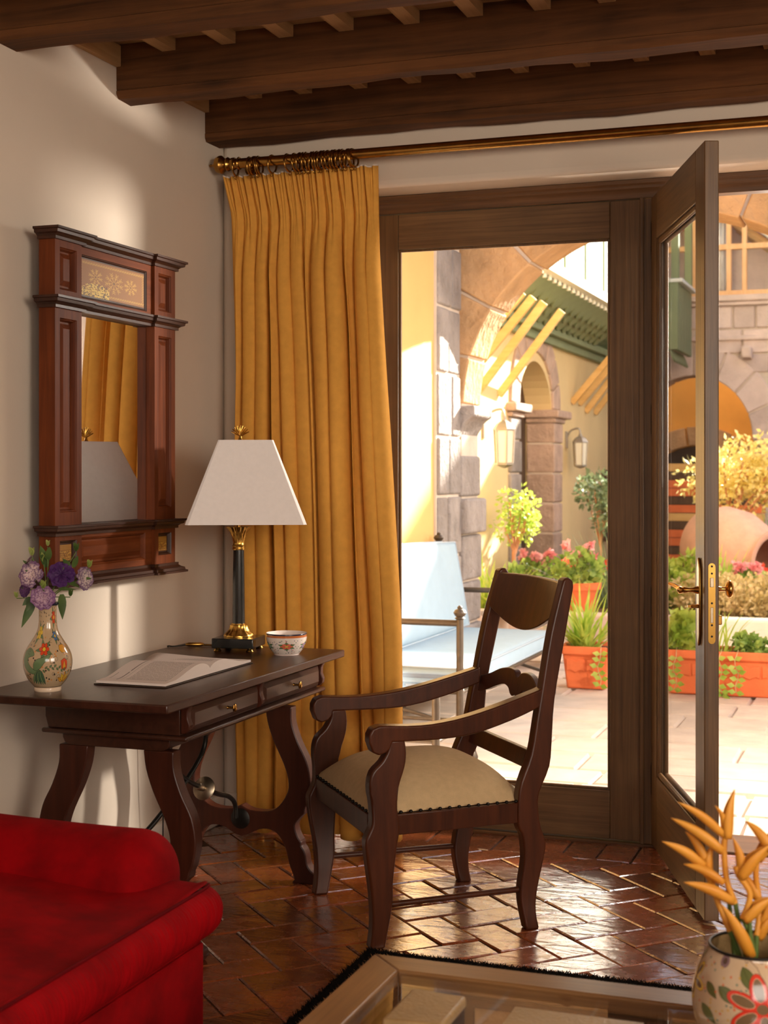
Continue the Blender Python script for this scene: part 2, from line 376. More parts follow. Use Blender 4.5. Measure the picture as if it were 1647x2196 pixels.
# ------------------------------------------------------------------ painter for flat print on pottery, panels and paper
class Paint:
    def __init__(s, w, h, bgc): s.w, s.h = w, h; s.a = np.zeros((h, w, 3), np.float32); s.a[:] = bgc[:3]
    def _reg(s, x0, y0, x1, y1):
        x0, x1 = max(0, int(x0)-1), min(s.w, int(x1)+2); y0, y1 = max(0, int(y0)-1), min(s.h, int(y1)+2)
        if x1 <= x0 or y1 <= y0: return None
        yy, xx = np.mgrid[y0:y1, x0:x1]; return (slice(y0, y1), slice(x0, x1)), xx+.5, yy+.5
    def ell(s, cx, cy, rx, ry, c, rot=0, line=None, lw=1.5):
        R = max(rx, ry)+lw+1; g = s._reg(cx-R, cy-R, cx+R, cy+R)
        if not g: return
        sl, x, y = g; dx, dy = x-cx, y-cy; co, si = math.cos(rot), math.sin(rot)
        u, v = dx*co+dy*si, -dx*si+dy*co
        if line is not None: s.a[sl][(u/(rx+lw))**2+(v/(ry+lw))**2 < 1] = line[:3]
        s.a[sl][(u/rx)**2+(v/ry)**2 < 1] = c[:3]
    def poly(s, pts, c, line=None, lw=1.5):
        xs = [p[0] for p in pts]; ys = [p[1] for p in pts]; g = s._reg(min(xs), min(ys), max(xs), max(ys))
        if g:
            sl, x, y = g; ins = np.zeros(x.shape, bool); n = len(pts)
            for i in range(n):
                (ax, ay), (bx_, by) = pts[i], pts[(i+1) % n]
                if ay == by: continue
                cnd = ((ay > y) != (by > y)) & (x < (bx_-ax)*(y-ay)/(by-ay)+ax); ins ^= cnd
            s.a[sl][ins] = c[:3]
        if line is not None: s.line(list(pts)+[pts[0]], lw, line)
    def line(s, pts, lw, c):
        for (ax, ay), (bx_, by) in zip(pts[:-1], pts[1:]):
            g = s._reg(min(ax, bx_)-lw, min(ay, by)-lw, max(ax, bx_)+lw, max(ay, by)+lw)
            if not g: continue
            sl, x, y = g; dx, dy = bx_-ax, by-ay; L = dx*dx+dy*dy+1e-6
            t = np.clip(((x-ax)*dx+(y-ay)*dy)/L, 0, 1)
            s.a[sl][(x-ax-t*dx)**2+(y-ay-t*dy)**2 < (lw/2)**2+.2] = c[:3]
    def leaf(s, x, y, L, wd, rot, c, line, lw=1.5):
        top = [(L*t, wd*math.sin(PI*t**.8)) for t in [i/10 for i in range(11)]]; bot = [(a, -b) for a, b in top[::-1]]
        co, si = math.cos(rot), math.sin(rot)
        f = lambda p: (x+p[0]*co-p[1]*si, y+p[0]*si+p[1]*co)
        s.poly([f(p) for p in top+bot], c, line, lw); s.line([f((0, 0)), f((L*.85, 0))], lw*.8, line)
    def flower(s, x, y, r, pc, cc, line, n=6, lw=1.5, rot=0):
        for k in range(n):
            a = rot+2*PI*k/n; s.ell(x+r*.62*math.cos(a), y+r*.62*math.sin(a), r*.36, r*.3, pc, a, line, lw)
        s.ell(x, y, r*.3, r*.3, cc, 0, line, lw)
    def curl(s, x, y, r, a0, turns, c, lw=1.5, sgn=1):
        s.line([(x+r*(1-t)*math.cos(a0+sgn*turns*2*PI*t), y+r*(1-t)*math.sin(a0+sgn*turns*2*PI*t)) for t in [i/28 for i in range(27)]], lw, c)
# ================================================================== ROOM SHELL
def struct(name, mb, mat, parent=None, **kw):
    o = build(name, mb, mat, parent, **kw); o['kind'] = 'structure' if parent is None else kw.get('kind', o.get('kind', '')) or ''
    if parent is not None and not o['kind']: del o['kind']
    return o
RX = 5.4
struct('wall_left', MB().bx(-.25, 0, -7.2, .45, -.02, 3.05), M['plaster'])
opening = [(0, -.02), (.5, -.02), (.5, 2.505), (2.78, 2.505), (2.78, -.02), (RX, -.02), (RX, 3.05), (0, 3.05)]
struct('wall_back', MB().prism(opening, XZ, 0.0, .45), M['plaster'], bevel=.025, seg=3)
struct('wall_right', MB().bx(RX, RX+.2, -7.2, .45, -.02, 3.05), M['plaster'])
wf = MB()                                              # wall behind the camera with a window opening
for b in ((-.25, 2.4, -.02, 3.05), (4.8, RX+.2, -.02, 3.05), (2.4, 4.8, -.02, 1.2), (2.4, 4.8, 2.8, 3.05)): wf.bx(b[0], b[1], -7.4, -7.2, b[2], b[3])
struct('wall_front', wf, M['plaster'])
struct('baseboard_left', MB().bx(0, .018, -7.2, 0, 0, .12), M['white_plastic'], bevel=.005)
struct('baseboard_back', MB().bx(.02, .5, -.016, 0, 0, .12), M['white_plastic'], bevel=.005)

# ---- floor: herringbone terracotta, 300 tiles one by one, the rest joined
fl = struct('floor', MB().bx(-.2, RX+.2, -7.2, .45, -.05, -.006), M['grout'])
def tilemat():
    m, n, l, b = _new('floor_tile')
    oi = n.new('ShaderNodeObjectInfo'); v = _map(n, l)
    ge = n.new('ShaderNodeNewGeometry')
    wv = n.new('ShaderNodeVectorMath'); wv.operation = 'SCALE'; wv.inputs[3].default_value = 1.0; l.new(ge.outputs['Position'], wv.inputs[0])
    r = _ramp(n, l, oi.outputs['Random'], [(0, S(116, 58, 28)), (.35, S(142, 72, 34)), (.7, S(164, 82, 38)), (1, S(124, 70, 42))])
    t = _noise(n, l, wv.outputs[0], 9.0, 5.0); t2 = _noise(n, l, wv.outputs[0], 26.0, 4.0, .6)
    mx = n.new('ShaderNodeMixRGB'); mx.blend_type = 'MULTIPLY'; mx.inputs[0].default_value = .75
    rr = _ramp(n, l, t.outputs['Fac'], [(.3, (.5, .46, .44, 1)), (.65, (1.05, 1.0, 1.0, 1))])
    l.new(r.outputs[0], mx.inputs[1]); l.new(rr.outputs[0], mx.inputs[2]); l.new(mx.outputs[0], b.inputs['Base Color'])
    mr = n.new('ShaderNodeMapRange'); mr.inputs[1].default_value = .3; mr.inputs[2].default_value = .7; mr.inputs[3].default_value = .16; mr.inputs[4].default_value = .34
    l.new(t2.outputs['Fac'], mr.inputs[0]); l.new(mr.outputs[0], b.inputs['Roughness'])
    b.inputs['Specular IOR Level'].default_value = .6; b.inputs['Coat Weight'].default_value = 1.0; b.inputs['Coat IOR'].default_value = 2.7; b.inputs['Coat Roughness'].default_value = .19
    st = n.new('ShaderNodeMapping'); st.inputs['Rotation'].default_value = (0, 0, math.radians(45)); st.inputs['Scale'].default_value = (3.0, 13.0, 1)
    l.new(ge.outputs['Position'], st.inputs['Vector']); t3 = _noise(n, l, st.outputs[0], 1.6, 3.0, .5, .8)
    ad = n.new('ShaderNodeMath'); ad.operation = 'ADD'; l.new(t3.outputs['Fac'], ad.inputs[0])
    sc = n.new('ShaderNodeMath'); sc.operation = 'MULTIPLY'; sc.inputs[1].default_value = .25; l.new(t2.outputs['Fac'], sc.inputs[0]); l.new(sc.outputs[0], ad.inputs[1])
    _bump(n, l, b, ad.outputs[0], .30, .010); l.new(b.inputs['Normal'].links[0].from_socket, b.inputs['Coat Normal']); return m
M['tile'] = tilemat()
def tile_mesh(L, Wd, h=.012, e=.005):
    a, b2 = L/2, Wd/2; mb = MB()
    lo = [(-a, -b2, -h), (a, -b2, -h), (a, b2, -h), (-a, b2, -h)]; mi = [(p[0], p[1], -e*.6) for p in lo]
    hi = [(-a+e, -b2+e, 0), (a-e, -b2+e, 0), (a-e, b2-e, 0), (-a+e, b2-e, 0)]
    mb.add(lo+mi+hi, [(8, 9, 10, 11)]+[(i, (i+1) % 4, 4+(i+1) % 4, 4+i) for i in range(4)]+[(4+i, 4+(i+1) % 4, 8+(i+1) % 4, 8+i) for i in range(4)])
    return mb
TW = .1275
tm = tile_mesh(2*TW-.005, TW-.005); tme = tm.mesh('tile', M['tile'])
me_b = tile_mesh(.243, TW-.005).mesh('tile', M['tile'])
ep = (math.cos(PI/4), math.sin(PI/4)); eq = (math.cos(-PI/4), math.sin(-PI/4)); org = (1.563, -.888)   # corner of one tile
cF = (-math.sin(math.radians(19.798)), math.cos(math.radians(19.798))); cR = (cF[1], -cF[0])
def in_view(x, y):
    dx, dy = x-2.585, y+5.254; d = dx*cF[0]+dy*cF[1]
    if d < .5: return None
    u = 823.5+3103*(dx*cR[0]+dy*cR[1])/d; v = 1015+3103*1.4/d
    return d if (380 < u < 1690 and v < 2230 and not (x < .95 and y < -2.2)) else None
cells = []
for i in range(-60, 61):
    for j in range(-60, 61):
        mm = (i-j) % 4
        if mm == 0: cx, cy, rot = i+1, j+.5, PI/4
        elif mm == 3: cx, cy, rot = i+.5, j+1, -PI/4
        else: continue
        x = org[0]+(cx*ep[0]+cy*eq[0])*TW; y = org[1]+(cx*ep[1]+cy*eq[1])*TW
        if not (.02 < x < RX-.05 and -7.1 < y < -.09): continue
        cells.append((in_view(x, y), x, y, rot))
vis = sorted([c for c in cells if c[0] is not None and not (c[1] > 1.3 and c[2] < -1.75)], key=lambda c: c[0])[:270]
rest = [c for c in cells if c not in set(vis)]
def tilt(): return (rnd.gauss(0, .010), rnd.gauss(0, .010))
for d, x, y, rot in vis:
    a, b2 = tilt(); inst('tile', tme, fl, (x, y, rnd.uniform(-.0012, .0012)), (a, b2, rot+rnd.uniform(-.008, .008)), (1, 1, 1))
for k in range(26):                                        # border row under the frame
    x = .15+k*.131
    if 1.0 < x < 2.75: inst('tile', me_b, fl, (x, .062, rnd.uniform(-.001, .001)), (0, 0, PI/2))
    else: rest.append((None, x, .062, PI/2))
mb = MB()
for d, x, y, rot in rest:
    m = Matrix.Translation((x, y, 0)) @ Matrix.Rotation(rot, 4, 'Z'); mb.add([m @ Vector(p) for p in tm.v], tm.f)
build('outer_tiles', mb, M['tile'], fl, kind='stuff')
struct('trim_3', MB().bx(.5, 2.78, .192, .46, -.03, .006), M['frame_x'], bevel=.004)        # stone threshold

# ---- ceiling with beams, battens and boards
ce = struct('ceiling', MB().bx(-.2, RX+.2, -7.2, .45, 2.93, 3.05), M['board'])
def beam(y0, y1, z0, z1):
    n = 44; mb = MB(); r = random.Random(int(y0*100))
    ph = [r.uniform(0, 6) for _ in range(6)]
    def sec(x):
        w = .004*math.sin(3.1*x+ph[0])+.003*math.sin(11*x+ph[1]); w2 = .004*math.sin(4.3*x+ph[2])+.003*math.sin(14*x+ph[3]); g = z0+.03+.002*math.sin(2*x+ph[4])
        return [(x, y0+.012+w*.4, z0+w), (x, y0, z0+.014+w), (x, y0-.001, g), (x, y0+.004, g+.003), (x, y0+.001, g+.007), (x, y0+w2*.3, z1), (x, y1, z1), (x, y1, z0+.012), (x, y1-.014, z0+w2)]
    R = [sec(.001+i*(RX-.002)/n) for i in range(n+1)]; k = len(R[0]); vs = [p for q in R for p in q]
    fs = [(i*k+j, i*k+(j+1) % k, (i+1)*k+(j+1) % k, (i+1)*k+j) for i in range(n) for j in range(k)]+[tuple(range(k)), tuple(n*k+j for j in range(k))[::-1]]
    return mb.add(vs, fs)
BY = [(-1.545, -1.415), (-.828, -.715), (-.150, -.012)]
for y0, y1 in BY+[(-2.26, -2.12)]: build('beam', beam(y0, y1, 2.703, 2.892), M['beam'], ce, smooth=30)
gaps = [(-2.12, -1.545), (-1.415, -.828), (-.715, -.150)]
bat = {}
for y0, y1 in gaps:
    me = MB().bx(-.026, .026, y0+.004, y1-.004, 2.85, 2.889).mesh('batten', M['batten'])
    k = 0; x = .222
    while x < RX-.1:
        if not (y0 < -2 and x < 1.2): inst('batten', me, ce, (x+rnd.uniform(-.012, .012), 0, rnd.uniform(-.002, .002)), (0, 0, rnd.uniform(-.012, .012)))
        x += .214; k += 1
    k = y0+.003
    while k < y1-.01:
        w = min(.142, y1-.003-k); build('board', MB().bx(.002, RX-.002, k, k+w-.003, 2.890, 2.925), M['board'], ce); k += w
    build('wall_plate', MB().bx(.001, .022, y0+.003, y1-.003, 2.813, 2.887), M['batten'], ce, bevel=.003)

# ---- door and window frame
fr = thing('trim_1', None, None, (1.6, .2, 0), kind='structure')
hb = MB()
prof = [(.175, 2.504), (.175, 2.489), (.184, 2.482), (.184, 2.472), (.192, 2.466), (.200, 2.452), (.200, 2.436), (.262, 2.436), (.262, 2.504)]
hb.prism(prof, lambda a, b, t: (t, a, b), .502, 2.778); build('header', hb, M['frame_x'], fr, bevel=.002)
for x0, x1 in ((1.655, 1.722), (2.70, 2.776), (.502, .56)):
    build('jamb', MB().bx(x0, x1, .19, .262, .007, 2.4355), M['door_z'], fr, bevel=.004)
build('jamb_bead', MB().bx(1.648, 1.664, .183, .1895, .007, 2.4355), M['door_z'], fr, bevel=.003)

# ---- fixed sash
win = thing('window_1', None, None, (1.1, .2, 0), kind='structure')
build('stile', MB().bx(1.532, 1.652, .200, .245, .012, 2.432), M['door_z'], win, bevel=.003)
build('stile', MB().bx(.563, .682, .200, .245, .012, 2.432), M['door_z'], win, bevel=.003)
build('rail', MB().bx(.6825, 1.5315, .200, .245, 2.292, 2.432), M['door_x'], win, bevel=.003)
build('rail', MB().bx(.6825, 1.5315, .200, .245, .012, .196), M['door_x'], win, bevel=.003)
gb = MB()
for b in ((.6828, .692, .197, 2.291), (1.522, 1.5312, .197, 2.291)): gb.bx(b[0], b[1], .206, .218, b[2], b[3])
gb.bx(.692, 1.522, .206, .218, .197, .206); gb.bx(.692, 1.522, .206, .218, 2.282, 2.291)
build('glazing_bead', gb, M['door_z'], win, bevel=.002)
build('glass_pane', MB().bx(.684, 1.530, .222, .226, .198, 2.290), M['glass'], win)

# ---- open leaf, hinged on the jamb and standing into the room
dr = thing('door_1', None, None, (1.709, .2, 0), math.radians(-70.76), kind='structure')
LL, LT = .952, .0225
def D(name, b, mat, par=None, bev=.003, **k): return build(name, MB().bx(*b), mat, par or dr, bevel=bev, local=True, **k)
D('stile', (.012, .118, -LT, LT, .014, 2.43), M['door_z']); D('stile', (LL-.135, LL, -LT, LT, .014, 2.43), M['door_z'])
D('rail', (.1185, LL-.1355, -LT, LT, 2.262, 2.43), M['door_x']); D('rail', (.1185, LL-.1355, -LT, LT, .014, .285), M['door_x'])
for sgn in (-1, 1):
    q = MB(); y0, y1 = sorted((sgn*.006, sgn*.019))
    x0, x1, z0, z1 = .1186, LL-.1356, .286, 2.261
    q.bx(x0, x0+.02, y0, y1, z0, z1); q.bx(x1-.02, x1, y0, y1, z0, z1); q.bx(x0+.02, x1-.02, y0, y1, z0, z0+.02); q.bx(x0+.02, x1-.02, y0, y1, z1-.02, z1)
    build('glazing_bead', q, M['door_z'], dr, bevel=.005, local=True)
D('glass_pane', (.120, LL-.137, -.003, .003, .287, 2.260), M['glass'], bev=0)
# lock plate on the free edge
pl = MB(); pts = [(.011*math.cos(a), 1.111+.011*math.sin(a)) for a in [PI*i/8 for i in range(9)]]+[(.011*math.cos(a), .883+.011*math.sin(a)) for a in [PI+PI*i/8 for i in range(9)]]
pl.prism(pts, lambda a, b, t: (t, a, b), LL, LL+.0025); lp = build('lock_plate', pl, M['brass'], dr, local=True)
for z in (1.112, 1.090, .998, .895, .93):
    build('screw', MB().lathe([(.0034, 0), (.0034, .0008), (.0012, .0004)], (LL+.0025, 0, z), 10, (1, 0, 0)), M['iron'], lp, local=True)
build('latch_bolt', MB().bx(LL+.001, LL+.006, -.0055, .0055, 1.048, 1.077), M['nickel'], lp, local=True, bevel=.001)
build('dead_bolt', MB().bx(LL+.001, LL+.0035, -.0045, .0045, .937, .985), M['nickel'], lp, local=True, bevel=.001)
# inner plate and lever on the room face, oval knob and cylinder outside
for sgn in (-1, 1):
    es = MB(); w = .02
    es.prism([(0, .858), (w, .895), (w, 1.10), (0, 1.137), (-w, 1.10), (-w, .895)], lambda a, b, t: (LL-.062+a, sgn*(LT+t), b), 0, .008)
    e = build('handle_plate', es, M['brass'], dr, local=True, bevel=.003)
    if sgn < 0:
        build('lever_handle', MB().lathe([(.013, 0), (.011, .008), (.008, .014), (.007, .03), (.010, .042), (.008, .047), (.011, .052), (.012, .06), (.004, .066)], (LL-.062, -LT-.007, 1.034), 16, (0, -1, 0))
              .tube([(LL-.062, -LT-.058, 1.034), (LL-.08, -LT-.062, 1.037), (LL-.115, -LT-.07, 1.044), (LL-.14, -LT-.082, 1.048)], [.010, .009, .007, .005], 10), M['bright_brass'], e, smooth=40, local=True)
        build('thumb_turn', MB().lathe([(.007, 0), (.005, .01), (.006, .018), (.003, .026)], (LL-.062, -LT-.007, .983), 12, (0, -1, 0)).bx(LL-.066, LL-.058, -LT-.04, -LT-.03, .979, .987), M['bright_brass'], e, smooth=40, local=True)
    else:
        kb = MB().lathe([(.010, 0), (.007, .012), (.006, .024), (.009, .030)], (LL-.062, LT+.007, 1.037), 14, (0, 1, 0)); kb.ball((LL-.062, LT+.046, 1.037), .027, 18, 12, (1.0, .5, 1.05))
        build('knob', kb, M['bright_brass'], e, smooth=40, local=True)
        build('lock_cylinder', MB().bx(LL-.07, LL-.054, LT+.007, LT+.022, .925, .955), M['brass'], e, bevel=.003, local=True)
for z in (2.283, 1.601, .919, .254):
    h = MB().tube([(1.698, .183, z-.055), (1.698, .183, z+.055)], .0085, 10); h.ball((1.698, .183, z+.06), .008, 8, 6); h.ball((1.698, .183, z-.06), .008, 8, 6); h.bx(1.699, 1.7225, .180, .1895, z-.045, z+.045)
    build('hinge', h, M['iron'], fr, smooth=40)

# ================================================================== CURTAIN, POLE, RINGS
RY, RZ = -.12, 2.612
pole = thing('curtain_pole', 'long brass curtain pole under the last beam across the door wall', 'curtain pole', (0, RY, RZ))
build('rod', MB().tube([(.075, RY, RZ), (4.2, RY, RZ)], .0195, 20), M['old_brass'], pole, smooth=40)
build('finial', MB().lathe([(.004, -.075), (.006, -.07), (.004, -.064), (.006, -.058), (.016, -.052), (.03, -.044), (.036, -.03), (.036, -.022), (.028, -.012), (.021, -.006), (.026, .0), (.028, .006), (.024, .012), (.02, .016), (.024, .022), (.025, .03), (.021, .036), (.0195, .04)], (.082, RY, RZ), 24, (1, 0, 0)), M['old_brass'], pole, smooth=35)
for x in (.135, 3.4):
    build('bracket', MB().tube([(x, -.001, RZ), (x, RY+.018, RZ)], .009, 10).lathe([(.0, 0), (.028, .0), (.026, .006), (.012, .010)], (x, -.0105, RZ), 16, (0, 1, 0)).ring((x, RY, RZ), .022, .004, (1, 0, 0)), M['old_brass'], pole, smooth=40)
rm = MB().ring((0, 0, 0), .0335, .0042, (1, 0, 0), 26, 8).ring((0, 0, -.0415), .0055, .0014, (0, 1, 0), 12, 5).mesh('ring_band', M['old_brass'], smooth=60)
ORD = 'first second third fourth fifth sixth seventh eighth ninth tenth eleventh twelfth thirteenth fourteenth fifteenth sixteenth seventeenth eighteenth'.split()
xs = [.118, .182, .197, .210, .222, .276, .345, .375, .394, .409, .423, .438, .452, .468, .482, .497, .513, .527, .541, .556, .570, .587, .602, .614]
for k, x in enumerate(xs):
    o = inst('curtain_ring', rm, None, (x, RY, RZ-.0135), (rnd.uniform(-.1, .1), rnd.uniform(-.14, .14), rnd.uniform(-.24, .24)))
    if k == 0: tag(o, 'brass curtain ring nearest the pole finial, standing alone', 'curtain ring', 'brass rings on the curtain pole')
    elif k == 5: tag(o, 'single brass curtain ring alone between the two bunches of rings', 'curtain ring', 'brass rings on the curtain pole')
    elif k < 5: tag(o, ORD[k-1]+' brass curtain ring from the left in the small left bunch of four', 'curtain ring', 'small left bunch of curtain rings')
    else: tag(o, ORD[k-6]+' brass curtain ring from the left in the long bunch right of the lone ring', 'curtain ring', 'long right bunch of curtain rings')
ZT, ZB = 2.572, .028
def lerp(a, b, t): return a+(b-a)*t
NF = 12; rc = random.Random(5)
jit = [0]+[rc.uniform(-.36, .36) for _ in range(NF-1)]+[0]; amp = [rc.uniform(.4, 1.15) for _ in range(NF+1)]; drift = [0]+[rc.uniform(-.35, .35) for _ in range(NF-1)]+[0]
def piece(t, pts):
    for (a, va), (b, vb) in zip(pts[:-1], pts[1:]):
        if t <= b: return lerp(va, vb, (t-a)/(b-a))
    return pts[-1][1]
def warp(s, t):                                     # uneven folds: valley positions k + jitter, drifting a little with height
    k = s*NF; i = min(int(k), NF-1); f = k-i; w0, w1 = jit[i]+drift[i]*(t-.2), jit[i+1]+drift[i+1]*(t-.2)
    return i+f, i, f, w0+(w1-w0)*f
def curt(s, t):
    xl = piece(t, [(0, .052), (.06, .082), (.3, .098), (1, .11)]); xr = piece(t, [(0, .694), (.12, .705), (.4, .752), (.7, .79), (1, .80)])
    u, i, f, w = warp(s, t); z = lerp(ZT-.010*abs(math.sin(s*PI*NF)), ZB+.012*math.sin(s*23), t)
    A = piece(t, [(0, .012), (.05, .016), (.075, .020), (.15, .080), (.4, .112), (1, .115)])*(amp[i]*(1-f)+amp[i+1]*f)
    y = -A*(abs(math.sin(PI*f))**.6)
    over = piece(t, [(0, 0), (.08, .15), (.2, .55), (1, .62)])/NF*.42
    sx = (u+w*min(1, t*4))/NF-over*math.sin(2*PI*f)*(1 if i % 3 else -.7)
    head = max(0, 1-t/.13)
    y += -.016*head*abs(math.sin(2*PI*f))**.7-.005*head*math.sin(6*PI*f+i)
    pin = math.exp(-((t-.070)/.030)**2); sx += pin*.050*math.sin(2*PI*f)*1.0/NF*2.6
    y += .008*math.sin(7*s+3*t)+.005*math.sin(19*s+6*t)*t+.035
    return (lerp(xl, xr, sx)+.006*math.sin(2.2*t*PI+s*9), RY+y, z)
cu = thing('curtain', 'mustard yellow pinch-pleated curtain drawn to the left of the glazed door', 'curtain', (.4, RY, 0))
build('panel', MB().grid(curt, 432, 90), M['curtain'], cu, smooth=80, solid=.003)
hem = MB().grid(lambda s, t: (curt(s, 0)[0], curt(s, 0)[1]+.001, curt(s, 0)[2]-.001+.006*t), 432, 1); build('heading_tape', hem, M['lining'], cu, smooth=80, solid=.004)

# ================================================================== WALL MIRROR
mi = thing('wall_mirror', 'dark carved wood wall mirror with gilded top panel above the desk', 'mirror', (0, -.885, 1.04))
Y = dict(l0=-1.307, l1=-1.150, r0=-.662, r1=-.508)
FX = .06; MTILT = 0.0
def rect_panel(y0, y1, z0, z1, xf, depth, border, raise_=0.0):
    """recessed moulded frame with a bevelled raised field, faces +x"""
    mb = MB(); q = lambda d, x: [(x, y0+d, z0+d), (x, y1-d, z0+d), (x, y1-d, z1-d), (x, y0+d, z1-d)]
    rings = [q(0, xf), q(border*.25, xf-depth*.3), q(border*.3, xf-depth*.3), q(border*.55, xf-depth*.8), q(border*.6, xf-depth), q(border, xf-depth)]
    if raise_: rings += [q(border+.016, xf-depth+raise_), q(border+.018, xf-depth+raise_)]
    vs = [p for r in rings for p in r]; n = len(rings)
    fs = [(4*i+j, 4*i+(j+1) % 4, 4*(i+1)+(j+1) % 4, 4*(i+1)+j) for i in range(n-1) for j in range(4)]+[(4*(n-1), 4*(n-1)+1, 4*(n-1)+2, 4*(n-1)+3)]
    return mb.add(vs, fs)
def framed(y0, y1, z0, z1, holes, xf, xb=.001):
    """board with rectangular holes (stacked in z)"""
    mb = MB(); hs = sorted(holes, key=lambda h: h[2]); z = z0
    for hy0, hy1, hz0, hz1 in hs:
        mb.bx(xb, xf, y0, y1, z, hz0); mb.bx(xb, xf, y0, hy0, hz0, hz1); mb.bx(xb, xf, hy1, y1, hz0, hz1); z = hz1
    mb.bx(xb, xf, y0, y1, z, z1); return mb
ph = [(1.105, 1.185), (1.275, 1.895), (1.985, 2.120)]
for y0, y1 in ((Y['l0'], Y['l1']), (Y['r0'], Y['r1'])):
    h = [(y0+.028, y1-.028, a, b) for a, b in ph]
    po = build('post', framed(y0, y1, 1.07, 2.15, h, FX), M['mirror_z'], mi)
    for k, (a, b) in enumerate(ph):
        if k == 0: build('gilt_panel', rect_panel(y0+.028, y1-.028, a, b, FX, .016, .014), M['mirror_dark'], po)
        else: build('raised_panel', rect_panel(y0+.028, y1-.028, a, b, FX, .018, .016, .010), M['mirror_z'], po, bevel=.001)
rl = build('rail', framed(Y['l1'], Y['r0'], 1.07, 1.215, [(Y['l1']+.008, Y['r0']-.045, 1.095, 1.19)], FX-.012), M['mirror_y'], mi)
build('raised_panel', rect_panel(Y['l1']+.008, Y['r0']-.045, 1.095, 1.19, FX-.012, .016, .016, .010), M['mirror_y'], rl, bevel=.001)
ru = build('rail', framed(Y['l1'], Y['r0'], 1.945, 2.15, [(Y['l1']+.004, Y['r0']-.035, 1.975, 2.118)], FX-.012), M['mirror_y'], mi)
build('moulding', rect_panel(Y['l1']+.004, Y['r0']-.035, 1.975, 2.118, FX-.012, .007, .012), M['mirror_dark'], ru)
build('mirror_glass', MB().bx(.0215, .025, Y['l1']+.002, Y['r0']-.002, 1.216, 1.944, Matrix.Translation((.0232, -.906, 0)) @ Matrix.Rotation(math.radians(MTILT), 4, 'Z') @ Matrix.Translation((-.0232, .906, 0))), M['mirror'], mi)
build('backing', MB().bx(.0005, .0175, Y['l1'], Y['r0'], 1.215, 1.945), M['mirror_dark'], mi)
def cornice(z0, h, out, up=True):
    p = [(0, 0), (.012, 0), (.012, h*.25), (.02, h*.4), (.032, h*.5), (.034, h*.75), (.042, h*.8), (.042, h), (0, h)]
    if not up: p = [(a, h-b) for a, b in p][::-1]
    def sweep(y0, y1, xf, el, er):
        mb = MB(); vs = []
        for end, sg, e in ((y0, -1, el), (y1, 1, er)):
            for a, b in p: vs.append((xf+a*out/.042-.001, end+(sg*a*out/.042 if e else 0), z0+b))
        n = len(p)
        ret = MB().add(vs, [tuple(range(n-1, -1, -1)), tuple(range(n, 2*n))]+[(i, (i+1) % n, n+(i+1) % n, n+i) for i in range(n)])
        for end, sg, e in ((y0, -1, el), (y1, 1, er)):       # return along the side to the wall
            if e:
                w = []
                for x in (.001, None):
                    for a, b in p: w.append(((x if x is not None else xf+a*out/.042-.001), end+sg*a*out/.042, z0+b))
                ret.add(w, [tuple(range(n-1, -1, -1)), tuple(range(n, 2*n))]+[(i, (i+1) % n, n+(i+1) % n, n+i) for i in range(n)])
        ret.bx(.001, xf, y0, y1, z0+.0005, z0+h-.0005); return ret
    mb = MB()
    for a in (sweep(Y['l0'], Y['l1']+.004, FX, True, True), sweep(Y['r0']-.004, Y['r1'], FX, True, True), sweep(Y['l1'], Y['r0'], FX-.012, False, False)): mb.add(a.v, a.f)
    build('cornice', mb, M['mirror_dark'], mi)
cornice(2.142, .036, .036); cornice(1.925, .036, .036); cornice(1.200, .034, .034); cornice(1.038, .036, .036, False)
# gilded print
P = Paint(640, 300, S(150, 104, 40)); rp = np.random.RandomState(3)
nz = rp.rand(300, 640, 1).astype(np.float32)
P.a *= (.86+.28*nz)
gl_, gd = S(214, 180, 96), S(118, 78, 30)
for k in range(26):
    for yy in (26, 274):
        x = 24+k*24; P.line([(x, yy-9), (x+9, yy+9), (x+14, yy-9), (x+24, yy+9)], 3, gl_)
for k in range(10):
    for xx in (14, 626): P.line([(xx-6, 40+k*22), (xx+6, 50+k*22), (xx-6, 60+k*22)], 2.5, gl_)
def sprig(cx, cy, R, n):
    for k in range(n):
        a = 2*PI*k/n+.2; P.line([(cx, cy), (cx+R*math.cos(a), cy+R*math.sin(a))], 3.5, gl_)
        for f_ in (.5, .75, .95):
            for sg in (-1, 1): P.line([(cx+R*f_*math.cos(a), cy+R*f_*math.sin(a)), (cx+R*f_*math.cos(a)+R*.26*math.cos(a+sg*.8), cy+R*f_*math.sin(a)+R*.26*math.sin(a+sg*.8))], 3.5, gl_)
    P.ell(cx, cy, R*.14, R*.14, gd)
sprig(150, 130, 58, 8); sprig(330, 150, 80, 9); sprig(500, 150, 58, 8)
for k in range(900):                                             # worn patch of bright leaf
    x, y = rp.rand()*260+20, 300-rp.rand()**1.6*110
    if y > 230-90*math.exp(-((x-170)/70)**2)+40*rp.rand()-20: P.ell(x, y, 3+4*rp.rand(), 2+4*rp.rand(), S(222, 202, 118) if rp.rand() > .25 else S(70, 46, 18))
M['gilt'] = imgmat('gilt_print', P.a*np.array([.80, .66, .34], np.float32), .5, .0)
def uvquad(x, y0, y1, z0, z1): return MB().add([(x-.002, y0, z0), (x-.002, y1, z0), (x-.002, y1, z1), (x-.002, y0, z1), (x, y0, z0), (x, y1, z0), (x, y1, z1), (x, y0, z1)], [(4, 5, 6, 7), (3, 2, 1, 0), (0, 1, 5, 4), (1, 2, 6, 5), (2, 3, 7, 6), (3, 0, 4, 7)], None, [(0, 0), (1, 0), (1, 1), (0, 1)]*2)
build('gilt_panel', uvquad(.0425, Y['l1']+.016, Y['r0']-.047, 1.987, 2.106), M['gilt'], mi)
P = Paint(160, 180, S(158, 116, 50)); P.a *= (.8+.4*rp.rand(180, 160, 1).astype(np.float32))
